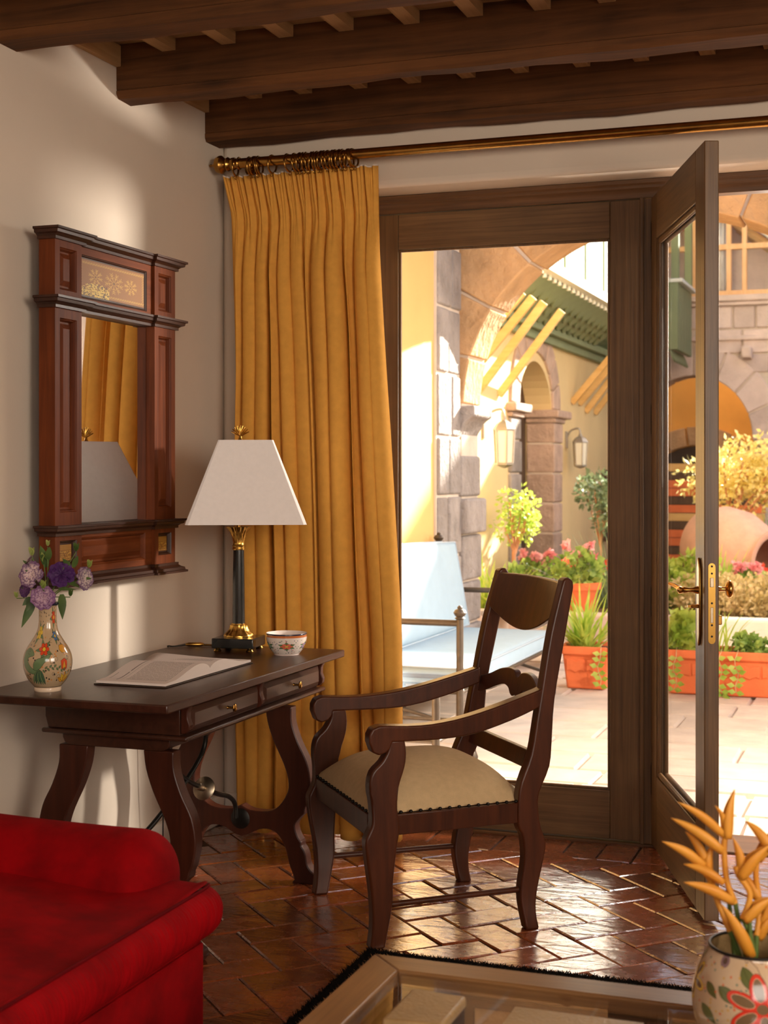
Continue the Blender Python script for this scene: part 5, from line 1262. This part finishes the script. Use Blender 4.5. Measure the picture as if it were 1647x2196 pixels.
# ---- far house across the courtyard
YF = 16.0
fh = struct('wall_far', MB().prism([(X2, -.03), (-1.7+.55, -.03), (-1.15, 1.9)]+[(-.30-.85*math.cos(PI*k/20), 1.9+.93*math.sin(PI*k/20)) for k in range(1, 20)]+[(.55, 1.9), (.55, -.03), (6, -.03), (6, 3.93), (X2, 3.93)], XZ, YF, YF+.5), M['mortar'])
r_ = random.Random(31)
for k in range(8):
    t0, t1 = PI*k/8+.012, PI*(k+1)/8-.012; build('arch_stone', wedge((-.30, 1.9), .85, .93, .985, 1.5+r_.uniform(-.06, .08), t0, t1, YF-.035, YF+.51), M['stone_pink'], fh, bevel=.015)
z = 0.0
while z < 3.9:
    h = min(3.9-z, r_.uniform(.24, .38)); x = X2+.01
    while x < 3.0:
        w = r_.uniform(.3, .62); cx, cz = x+w/2, z+h/2; e = ((cx+.30)/(.85*1.56))**2+(max(0, cz-1.9)/(.93*1.5))**2
        if not (e < 1.0 or (cz < 1.95 and -1.3 < cx < .76)) and x > -1.3:
            build('stone', MB().bx(max(x+.012, X2+.005), x+w-.012, YF-.03-r_.uniform(0, .02), YF+.01, z+.012, z+h-.012), M['stone_pink'], fh, bevel=.015)
        x += w
    z += h
build('cornice', MB().bx(X2+.01, 6, YF-.14, YF+.01, 3.86, 3.95).bx(X2+.01, 6, YF-.10, YF+.01, 3.80, 3.86), M['stone_pink'], fh, bevel=.02)
build('string_course', MB().bx(X2+.01, 6, YF-.10, YF+.01, 3.30, 3.37), M['stone_pink'], fh, bevel=.02)
build('spout', MB().prism([(0, .0), (.10, .02), (.12, .18), (-.02, .18)], lambda a, b, t: (.47+t, YF-.02-a*2.2, 3.02+b), -.07, .07), M['stone_pink'], fh, bevel=.02)
cl = thing('stone_column', 'pale round stone column with moulded capital at the far arch', 'column', (.80, YF-.05, 0))
build('shaft', MB().lathe([(.17, .001), (.17, .2), (.155, .24), (.15, 1.0), (.145, 1.62), (.16, 1.64), (.16, 1.68), (.145, 1.70), (.145, 1.80)], (.80, YF-.16, 0), 24), M['stone_pink'], cl, smooth=40)
build('capital', MB().bx(.60, 1.0, YF-.36, YF-.045, 1.80, 1.87).bx(.57, 1.03, YF-.39, YF-.045, 1.87, 1.95), M['stone_pink'], cl, bevel=.02)
struct('wall_gallery', MB().bx(-2.4, 6, 18.4, 18.6, -.03, 4.0), M['ext_orange'])
ga = thing('inner_arch', 'brown stone ring arch on the orange gallery wall', 'arch', (-.25, 18.38, 0))
for k in range(11): build('arch_stone', wedge((-.55, .7), 1.05, 1.15, 1.0, 1.26, PI*k/11+.015, PI*(k+1)/11-.015, 18.30, 18.399), M['stone_warm'], ga, bevel=.012)
build('shade_panel', MB().prism([(-.55-1.04*math.cos(PI*k/20), .7+1.14*math.sin(PI*k/20)) for k in range(21)]+[(.49, 0), (-1.59, 0)], XZ, 18.36, 18.3995), M['dark'], ga)  # flat plate, the shade inside the arch is put into its colour
# upper storey windows
uw = thing('upper_windows', 'pale timber-framed upper storey windows above the pink stone cornice', 'windows', (.5, YF+.1, 3.93))
for x in (-.95, -.30, .20, .42, 1.10, 1.80, 2.5): build('mullion', MB().bx(x-.035, x+.035, YF+.02, YF+.10, 3.97, 5.1), M['timber_pale'], uw, bevel=.006)
for z0, z1 in ((3.951, 4.03), (4.62, 4.70), (5.1, 5.18)): build('transom', MB().bx(-1.19, 2.6, YF+.015, YF+.105, z0, z1), M['timber_pale'], uw, bevel=.006)
build('back_wall', MB().bx(X2, 3, YF+1.6, YF+1.7, 3.94, 5.19), M['stone_pink'], uw)
build('eave', MB().bx(X2, 2.65, YF-.05, YF+1.7, 5.19, 5.27), M['terracotta'], uw)
build('floor', MB().bx(X2, 3, YF+.101, YF+1.6, 3.935, 3.95), M['dark_door'], uw)
for x0, x1 in ((-.90, -.335), (-.265, .165), (.235, .385), (.455, 1.065), (1.135, 1.765)):
    build('pane', MB().bx(x0, x1, YF+.055, YF+.060, 4.035, 4.615), M['glass'], uw); build('pane', MB().bx(x0, x1, YF+.055, YF+.060, 4.705, 5.095), M['glass'], uw)
cw_ = MB().grid(lambda s, t: (lerp(-.22, .14, s)-.0*t, YF+.22+.03*math.sin(s*40), lerp(5.1, 4.0, t)), 60, 2); build('net_curtain', cw_, M['curtain_white'], uw, smooth=60, solid=.004)
for k in range(3):
    a = Vector((.2+.0*k, YF+.7+.3*k, 5.12)); b = Vector((1.2, YF+.7+.3*k, 4.4)); build('rafter', MB().tube([a, b], .07, 6), M['strut'], uw)
build('roof_reflection', MB().hull8([(.3, YF+.5, 5.15), (.45, YF+.5, 5.15), (.45, YF+.6, 5.15), (.3, YF+.6, 5.15)], [(1.4, YF+.5, 4.3), (1.55, YF+.5, 4.5), (1.55, YF+.6, 4.5), (1.4, YF+.6, 4.5)]), M['white_paint'], uw)  # white bar put in for a lit roof edge mirrored in the panes
struct('wall_shade_block', MB().bx(4.4, 9.0, YF+.51, YF+2.5, -.03, 7.65), M['ext_yellow'])  # unseen block added to keep the low sun off bench and patio
gb_ = thing('green_box_balcony', 'closed green box balcony on the far corner, seen through the open leaf glass', 'balcony', (-.85, 14.9, 3.1))
for k in range(5): build('panel', MB().bx(-.32, -.26, 14.25+k*.26, 14.25+(k+1)*.26-.012, 3.05, 3.95), M['green_paint'], gb_, bevel=.006)
build('end_panel', MB().bx(X2+.001, -.261, 14.21, 14.249, 3.05, 3.95), M['green_paint'], gb_, bevel=.006)
build('sill', MB().bx(X2+.001, -.20, 14.2, 15.6, 3.951, 4.0), M['white_paint'], gb_, bevel=.006)
for k in range(6): build('scale_tile', MB().lathe([(.0, -.02), (.10, -.012), (.10, .012), (.0, .02)], (-.34, 14.3+k*.22, 2.98), 12, (1, 0, .4)), M['green_paint'], gb_, smooth=40)
for x, y in ((-1.0, 14.25), (-.3, 15.5), (-.3, 14.25)): build('post', MB().bx(x-.05, x+.05, y-.05, y+.05, 4.001, 5.9), M['green_paint'], gb_, bevel=.006)
dp = thing('timber_screen', 'horizontal orange-brown timber screen behind the yellow-leaved tree', 'screen', (-.35, 13.3, 0))
for k in range(12): build('board', MB().bx(-.78, .95, 13.28, 13.32, .27+k*.105, .27+k*.105+.098), M['strut'] if k in (5, 11) else M['dark_door'] if k % 3 == 1 else M['terracotta'], dp, bevel=.004)

# ---- raised bed and planting
struct('garden_soil', MB().bx(X2, 6.0, 6.11, 15.9, -.1, .24), M['soil'])
cb_ = thing('garden_curb', 'white rendered kerb along the front of the raised flower bed', 'kerb', (2, 6.0, 0))
for k in range(6): build('block', MB().bx(X2+.01+k*1.18, X2+(k+1)*1.18, 5.90, 6.105, -.02, .30), M['stone_pink'] if k < 2 else M['white_paint'], cb_, bevel=.02)
def leafquad(mb, c, d, nrm, L, w):
    d = d.normalized(); s = d.cross(nrm).normalized()*w
    mb.add([c, c+d*L*.45+s, c+d*L, c+d*L*.45-s], [(0, 1, 2, 3)])
def rv(r): return Vector((r.gauss(0, 1), r.gauss(0, 1), r.gauss(0, 1))).normalized()
def cloud(mb, c, rad, n, L, w, r, hollow=.4):
    for _ in range(n):
        d = rv(r); k = hollow+(1-hollow)*r.random()**.5; p = Vector(c)+Vector((d.x*rad[0], d.y*rad[1], d.z*rad[2]))*k
        dd = (d*.6+rv(r)*.7); leafquad(mb, p, dd, rv(r), L*r.uniform(.6, 1.2), w*r.uniform(.7, 1.2))
    return mb
def shrub(name, lab, base, top, rad, n, L, w, mat, seed, trunk=True, clumps=7, tr=.02, cat='shrub', group=None, flowers=None):
    r = random.Random(seed); t = thing(name, lab, cat, tuple(base), group=group)
    b, c = Vector(base), Vector(top); mb = MB(); cs = []
    for k in range(clumps):
        d = rv(r); cs.append(c+Vector((d.x*rad[0], d.y*rad[1], d.z*rad[2]))*.62)
    for q in cs: cloud(mb, q, tuple(a*.5 for a in rad), n//clumps, L, w, r, .2)
    if trunk:
        tb = MB(); m = b.lerp(c, .45)+Vector((r.uniform(-.03, .03), 0, 0)); tb.tube(spline([b, m, c], 4), [tr*1.2-(tr*.5)*i/8 for i in range(9)], 7)
        for q in cs: tb.tube(spline([m.lerp(c, .3*r.random()), m.lerp(q, .5)+Vector((0, 0, .03)), q], 3), tr*.35, 5)
        build('trunk', tb, M['bark'], t, smooth=60)
    build('foliage', mb, mat, t, kind='stuff')
    if flowers:
        fm = MB()
        for _ in range(flowers[1]):
            q = r.choice(cs)+rv(r)*rad[0]*.45
            for _ in range(9): d = rv(r); leafquad(fm, q, d, rv(r), flowers[2], flowers[2]*.45)
        build('blossoms', fm, flowers[0], t, kind='stuff')
    return t
def blades(name, lab, base, n, L, w, spread, mat, seed, cat='plant', bend=.5):
    r = random.Random(seed); t = thing(name, lab, cat, tuple(base)); mb = MB(); b = Vector(base)
    for _ in range(n):
        a = r.uniform(0, 2*PI); el = r.uniform(.5, 1.45); l = L*r.uniform(.55, 1.1); h = Vector((math.cos(a), math.sin(a), 0)); s = Vector((-h.y, h.x, 0))
        p0 = b+h*r.uniform(0, spread)*.35+s*r.uniform(-spread, spread)*.4; vs = []; bd = bend*r.uniform(.4, 1.3)
        for i in range(6):
            q = i/5; c = p0+h*(l*math.cos(el)*q+bd*l*.30*q*q)+Vector((0, 0, l*math.sin(el)*q-bd*l*.42*q**2.4)); ww = w*(1-q**2)*.9+.0008
            vs += [c-s*ww, c+s*ww]
        mb.add(vs, [(2*i, 2*i+1, 2*i+3, 2*i+2) for i in range(5)])
    build('foliage', mb, mat, t, kind='stuff'); return t
def geranium(lab, base, n, R, petal, seed, leaf=None):
    r = random.Random(seed); t = thing('geranium', lab, 'flowers', tuple(base)); mb = MB(); fm = MB(); sm = MB()
    cloud(mb, Vector(base)+Vector((0, 0, R*.7)), (R, R, R*.7), 260, .07, .035, r, .3)
    for _ in range(n):
        a = r.uniform(0, 2*PI); q = Vector(base)+Vector((R*.8*math.cos(a)*r.random(), R*.8*math.sin(a)*r.random(), R*r.uniform(1.1, 1.7)))
        sm.tube([Vector(base)+Vector((0, 0, R*.3)), q], .004, 4)
        for _ in range(22): leafquad(fm, q+rv(r)*.02, rv(r), rv(r), .045, .02)
    build('foliage', mb, leaf or M['leaf_green'], t, kind='stuff'); build('stems', sm, M['stem'], t); build('blossoms', fm, petal, t, kind='stuff')
def planter(name, lab, x0, x1, y0, y1, h):
    t = thing(name, lab, 'planter', ((x0+x1)/2, (y0+y1)/2, 0)); i = .035
    b = MB(); lo = [(x0+i, y0+i, .001), (x1-i, y0+i, .001), (x1-i, y1-i, .001), (x0+i, y1-i, .001)]; hi = [(x0+.008, y0+.008, h-.03), (x1-.008, y0+.008, h-.03), (x1-.008, y1-.008, h-.03), (x0+.008, y1-.008, h-.03)]
    build('box', b.hull8(lo, hi), M['terracotta'], t, bevel=.012)
    build('rim', framebox(MB(), x0-.016, x1+.016, y0-.016, y1+.016, .03, h-.055, h), M['terracotta'], t, bevel=.010, seg=3)
    n = max(2, int((x1-x0)/.14)); w = (x1-x0-.06)/n
    for k in range(n):
        a = x0+.03+k*w; ym = y0+.014
        p = [(a+.006, h-.085), (a+w*.3, h-.085), (a+w*.5, h-.10), (a+w*.7, h-.085), (a+w-.006, h-.085), (a+w-.006, h-.165), (a+w*.78, h-.155), (a+w*.5, h-.172), (a+w*.22, h-.155), (a+.006, h-.165)]
        build('relief_swag', MB().prism(p[::-1], lambda u, v, q: (u, ym+.018*(1-(v/h))*1.0+q, v), -.012, .016), M['terracotta'], t, bevel=.004)
    build('soil', MB().bx(x0+.014, x1-.014, y0+.014, y1-.014, h-.05, h-.028), M['soil'], t)
    return t
planter('terracotta_planter', 'short terracotta trough of grassy leaves beyond the fixed window', .478, .80, 3.98, 4.30, .280)
planter('terracotta_planter', 'long terracotta trough with trailing vine beyond the open doorway', 1.14, 2.35, 3.98, 4.28, .285)
blades('strap_leaf_plant', 'bright green strap-leaved plant in the short terracotta trough', (.60, 4.14, .255), 90, .52, .011, .2, M['leaf_lime'], 3)
blades('strap_leaf_plant', 'green arching strap-leaved plant in the long terracotta trough', (1.47, 4.12, .26), 34, .34, .008, .15, M['leaf_lime'], 5)
blades('tall_grass', 'pale feathery grass rising behind the short terracotta trough', (.20, 7.15, .24), 110, .80, .006, .22, M['leaf_dark'], 6, 'grass', .25)
shrub('trough_plant', 'low rounded green plant at the right of the long trough', (1.70, 4.12, .262), (1.70, 4.12, .31), (.16, .10, .07), 420, .05, .02, M['leaf_green'], 9, False, 5, cat='plant')
shrub('trough_plant', 'white-flecked leafy plant at the left end of the long trough', (1.25, 4.12, .262), (1.26, 4.12, .37), (.12, .09, .12), 260, .09, .04, M['leaf_lime'], 10, False, 4, cat='plant')
def vine(lab, x, seed, drop):
    r = random.Random(seed); t = thing('trailing_vine', lab, 'vine', (x, 3.95, .28)); pts = [(x, 4.05, .29), (x+.01, 3.955, .295)]; mb = MB(); zc = .28
    while zc > .28-drop: zc -= .04; pts.append((x+.012*math.sin(zc*40+seed)+.02*(.28-zc), 3.935+.02*(zc < .02), max(.012, zc)))
    build('stem', MB().tube(pts, .0028, 6), M['leaf_olive'], t, smooth=60)
    for k, p in enumerate(pts[2:]):
        for sg in (-1, 1):
            lf_ = MB(); leafquad(lf_, Vector(p), Vector((sg, -.3, r.uniform(-.3, .5))), Vector((0, -1, .2)), .055, .018); build('leaf', lf_, M['leaf_lime'], t, solid=.001)
vine('trailing vine hanging over the trough beside the door knob', 1.50, 1, .30); vine('shorter trailing vine to the right on the long trough', 1.60, 2, .24)
vine('trailing vine hanging over the trough behind the open leaf glass', 1.22, 4, .22); vine('small vine creeping down the short trough by the window post', .74, 5, .22)
def pot(lab, x, y, z, R, H):
    t = thing('flower_pot', lab, 'pot', (x, y, z)); build('body', MB().lathe([(R*.66, .001), (R*.95, H*.8), (R*1.06, H*.8), (R*1.08, H), (R*.94, H), (R*.90, H*.86), (0, H*.86)], (x, y, z), 28), M['terracotta'], t, smooth=40)
pot('round terracotta pot on the kerb behind the chair crest', .10, 6.3, .241, .17, .28); geranium('pink geraniums in the round pot on the kerb', (.10, 6.3, .485), 9, .20, M['pink_petal'], 12)
pot('small terracotta pot behind the blue bench cushion', -.46, 6.3, .241, .12, .20); blades('potted_grass', 'yellow-green tufted plant behind the far arm of the bench', (-.62, 6.35, .241), 160, .55, .012, .3, M['leaf_lime'], 14)
shrub('pot_plant', 'leafy green plant in the small pot behind the bench', (-.46, 6.3, .44), (-.46, 6.3, .52), (.13, .12, .11), 180, .06, .03, M['leaf_green'], 15, False, 4, cat='plant')
geranium('red and pink geraniums at the foot of the stone doorway', (-.80, 8.6, .241), 14, .24, M['pink_petal'], 16)
geranium('red geraniums beside the wall below the small shrub tree', (-.25, 7.9, .241), 10, .22, M['red_petal'], 17)
geranium('red geraniums behind the short trough at the right edge of the fixed window', (.02, 7.7, .241), 8, .20, M['red_petal'], 18)
shrub('shrub_tree', 'small yellow-green rose tree in front of the arched doorway', (-.90, 8.05, .241), (-.90, 8.05, 1.00), (.24, .26, .32), 640, .06, .018, M['leaf_lime'], 19, True, 9, .022, 'tree')
shrub('shrub_tree', 'dark grey-green small tree against the shaded yellow wall', (-.32, 9.6, .241), (-.40, 9.6, 1.10), (.26, .26, .34), 700, .075, .022, M['leaf_dark'], 20, True, 9, .022, 'tree')
shrub('shrub_tree', 'tree with yellow backlit leaves above the clay jar', (.70, 10.4, .241), (1.02, 10.35, 1.38), (.70, .42, .42), 3000, .075, .020, M['leaf_yellow'], 22, True, 16, .028, 'tree')
shrub('hedge', 'pale olive groundcover hedge behind the white kerb', (1.25, 6.8, .241), (1.55, 6.75, .40), (.85, .38, .20), 6500, .042, .018, M['leaf_olive'], 23, False, 18, cat='hedge')
blades('agave', 'spiky green agave in front of the clay jar', (.98, 8.15, .241), 60, .55, .018, .2, M['leaf_lime'], 25, bend=.2)
geranium('bright pink geraniums in front of the clay jar mouth', (1.30, 7.75, .241), 15, .22, M['pink_petal'], 26); geranium('red geraniums right of the clay jar', (1.36, 8.65, .241), 9, .16, M['red_petal'], 27)
blades('tall_grass', 'dark green grass tuft at the right picture edge behind the jar', (1.34, 10.75, .241), 110, .9, .010, .3, M['leaf_green'], 28, 'grass', .3)
shrub('hedge', 'green leafy clump left of the open leaf lock, behind its glass', (.75, 7.3, .241), (.78, 7.3, .46), (.36, .3, .26), 1300, .08, .03, M['leaf_lime'], 29, False, 8, cat='hedge')
jr = thing('clay_jar', 'large old clay jar lying on its side in the flower bed', 'jar', (1.0, 9.4, .241))
ja = Vector((.80, -.52, -.16)).normalized(); jc = Vector((1.02, 9.45, .62))
build('body', MB().lathe([(.0, -.62), (.16, -.60), (.33, -.46), (.42, -.22), (.41, .02), (.34, .20), (.265, .30), (.25, .34), (.29, .38), (.30, .41), (.27, .42), (.225, .40), (.215, .34), (.30, .18), (.36, 0), (.34, -.3), (.0, -.5)], jc, 40, tuple(ja)), M['clay'], jr, smooth=50)
rk = thing('garden_boulder', 'grey mound behind the clay jar at the right edge', 'boulder', (2.1, 11.7, .241))
build('rock', MB().ball((2.1, 11.7, .45), .75, 20, 12, (1.3, .7, .85)), M['stone_grey'], rk, smooth=70)

# ---- patio bench with cushions, glass table
bn = thing('patio_bench', 'bronze metal garden bench with ball finials along the patio wall', 'bench', (.1, 2.72, 0))
by0, by1, bx0, bx1 = 1.72, 3.76, -.24, .48
def post(x, y, h, lean=0.0):
    m = MB().tube([(x, y, .001), (x+lean*.4, y, h*.45), (x+lean, y, h)], .019, 12); m.lathe([(.019, 0), (.028, .006), (.019, .014), (.026, .02), (.034, .034), (.026, .048), (.012, .054), (.014, .062), (.006, .07)], (x+lean, y, h), 16)
    build('post', m, M['bench_metal'], bn, smooth=40)
for y in (by0, by1): post(bx1, y, .665); 
for y in (by0, 2.36, 2.93, by1): post(bx0, y, .945, -.04)
fm = MB()
for y in (by0, by1):
    fm.tube([(bx1, y, .645), (bx0-.03, y, .645)], .017, 10); fm.tube([(bx1, y, .30), (bx0, y, .30)], .014, 10)
for x in (bx1, bx0): fm.tube([(x, by0, .30), (x, by1, .30)], .016, 10)
for k in range(7): y = lerp(by0, by1, (k+1)/8); fm.tube([(bx1, y, .30), (bx0, y, .30)], .010, 8)
for z in (.52, .86): fm.tube([(bx0-.02-.02*z, by0, z), (bx0-.02-.02*z, by1, z)], .013, 10)
for y in (by0, by1): fm.tube(spline([(bx1, y, .12), (.12, y, .20), (bx0, y, .12)], 5), .010, 8)
build('frame', fm, M['bench_metal'], bn, smooth=50)
def cushion(name, lab, fn, piping):
    t = thing(name, lab, 'cushion', fn(.5, .5, 0)); mb = MB()
    for sd in (0, 1): mb.grid(lambda s, q: fn(s, q, sd), 24, 24, flip=sd == 0)
    n = 25*25
    for e in ([i for i in range(25)], [24*25+i for i in range(25)], [25*i for i in range(25)], [25*i+24 for i in range(25)]):
        mb.f += [(e[i], e[i+1], n+e[i+1], n+e[i]) for i in range(24)]
    build('pad', mb, M['cushion'], t, smooth=70)
    for sd in (0, 1):
        lp = [fn(k/24, 0, sd) for k in range(24)]+[fn(1, k/24, sd) for k in range(24)]+[fn(1-k/24, 1, sd) for k in range(24)]+[fn(0, 1-k/24, sd) for k in range(25)]
        build('piping', MB().tube(lp, .006, 6, cap=False), M['cushion_pipe'], t, smooth=70)
def dome(s, q): return (1-(2*s-1)**8)*(1-(2*q-1)**8)
cushion('seat_cushion', 'pale blue seat cushion lying on the patio bench', lambda s, q, sd: (lerp(-.20, .51, s), lerp(1.80, 3.68, q), (.330-.0*dome(s, q)) if sd == 0 else .405+.025*dome(s, q)), True)
cushion('back_cushion', 'pale blue back cushion leaning against the patio bench back', lambda s, q, sd: (lerp(-.05, -.16, q)-.0+(.012+.035*dome(s, q) if sd else -.075-.02*dome(s, q)), lerp(1.80, 3.66, s)+.05*(q-.5)*(s-.5)*2, lerp(.435, .955, q)+.02*math.sin(PI*s)*q), True)
gt = thing('glass_side_table', 'glass-topped metal table in front of the patio bench', 'table', (.27, 1.24, 0))
gx0, gx1, gy0, gy1 = -.16, .62, .93, 1.55
tf = MB()
for x in (gx0+.02, gx1-.02):
    for y in (gy0+.02, gy1-.02): build('leg', MB().tube([(x, y, .001), (x, y, .40)], .019, 12).lathe([(.026, .001), (.03, .02), (.02, .045)], (x, y, 0), 12), M['bench_metal'], gt, smooth=40)
for z, r in ((.40, .012), (.19, .010)):
    for y in (gy0+.02, gy1-.02): tf.tube([(gx0+.02, y, z), (gx1-.02, y, z)], r, 8)
    for x in (gx0+.02, gx1-.02): tf.tube([(x, gy0+.02, z), (x, gy1-.02, z)], r, 8)
tf.tube([(gx0+.02, gy0+.02, .19), (gx1-.02, gy1-.02, .19)], .008, 8); tf.tube([(gx0+.02, gy1-.02, .19), (gx1-.02, gy0+.02, .19)], .008, 8); tf.ring(((gx0+gx1)/2, (gy0+gy1)/2, .19), .04, .007, (0, 0, 1))
build('frame', tf, M['bench_metal'], gt, smooth=50)
build('glass_top', MB().bx(gx0, gx1, gy0, gy1, .413, .421), M['glass'], gt)
ot = thing('low_stone_table', 'beige slab-sided low table beyond the bench', 'table', (-.07, 5.1, 0))
build('top', MB().bx(-.33, .22, 4.92, 5.42, .36, .40), M['flag'], ot, bevel=.01)
for x in (-.30, .13): build('side_panel', MB().bx(x, x+.06, 4.95, 5.39, .001, .3595), M['flag'], ot, bevel=.01)
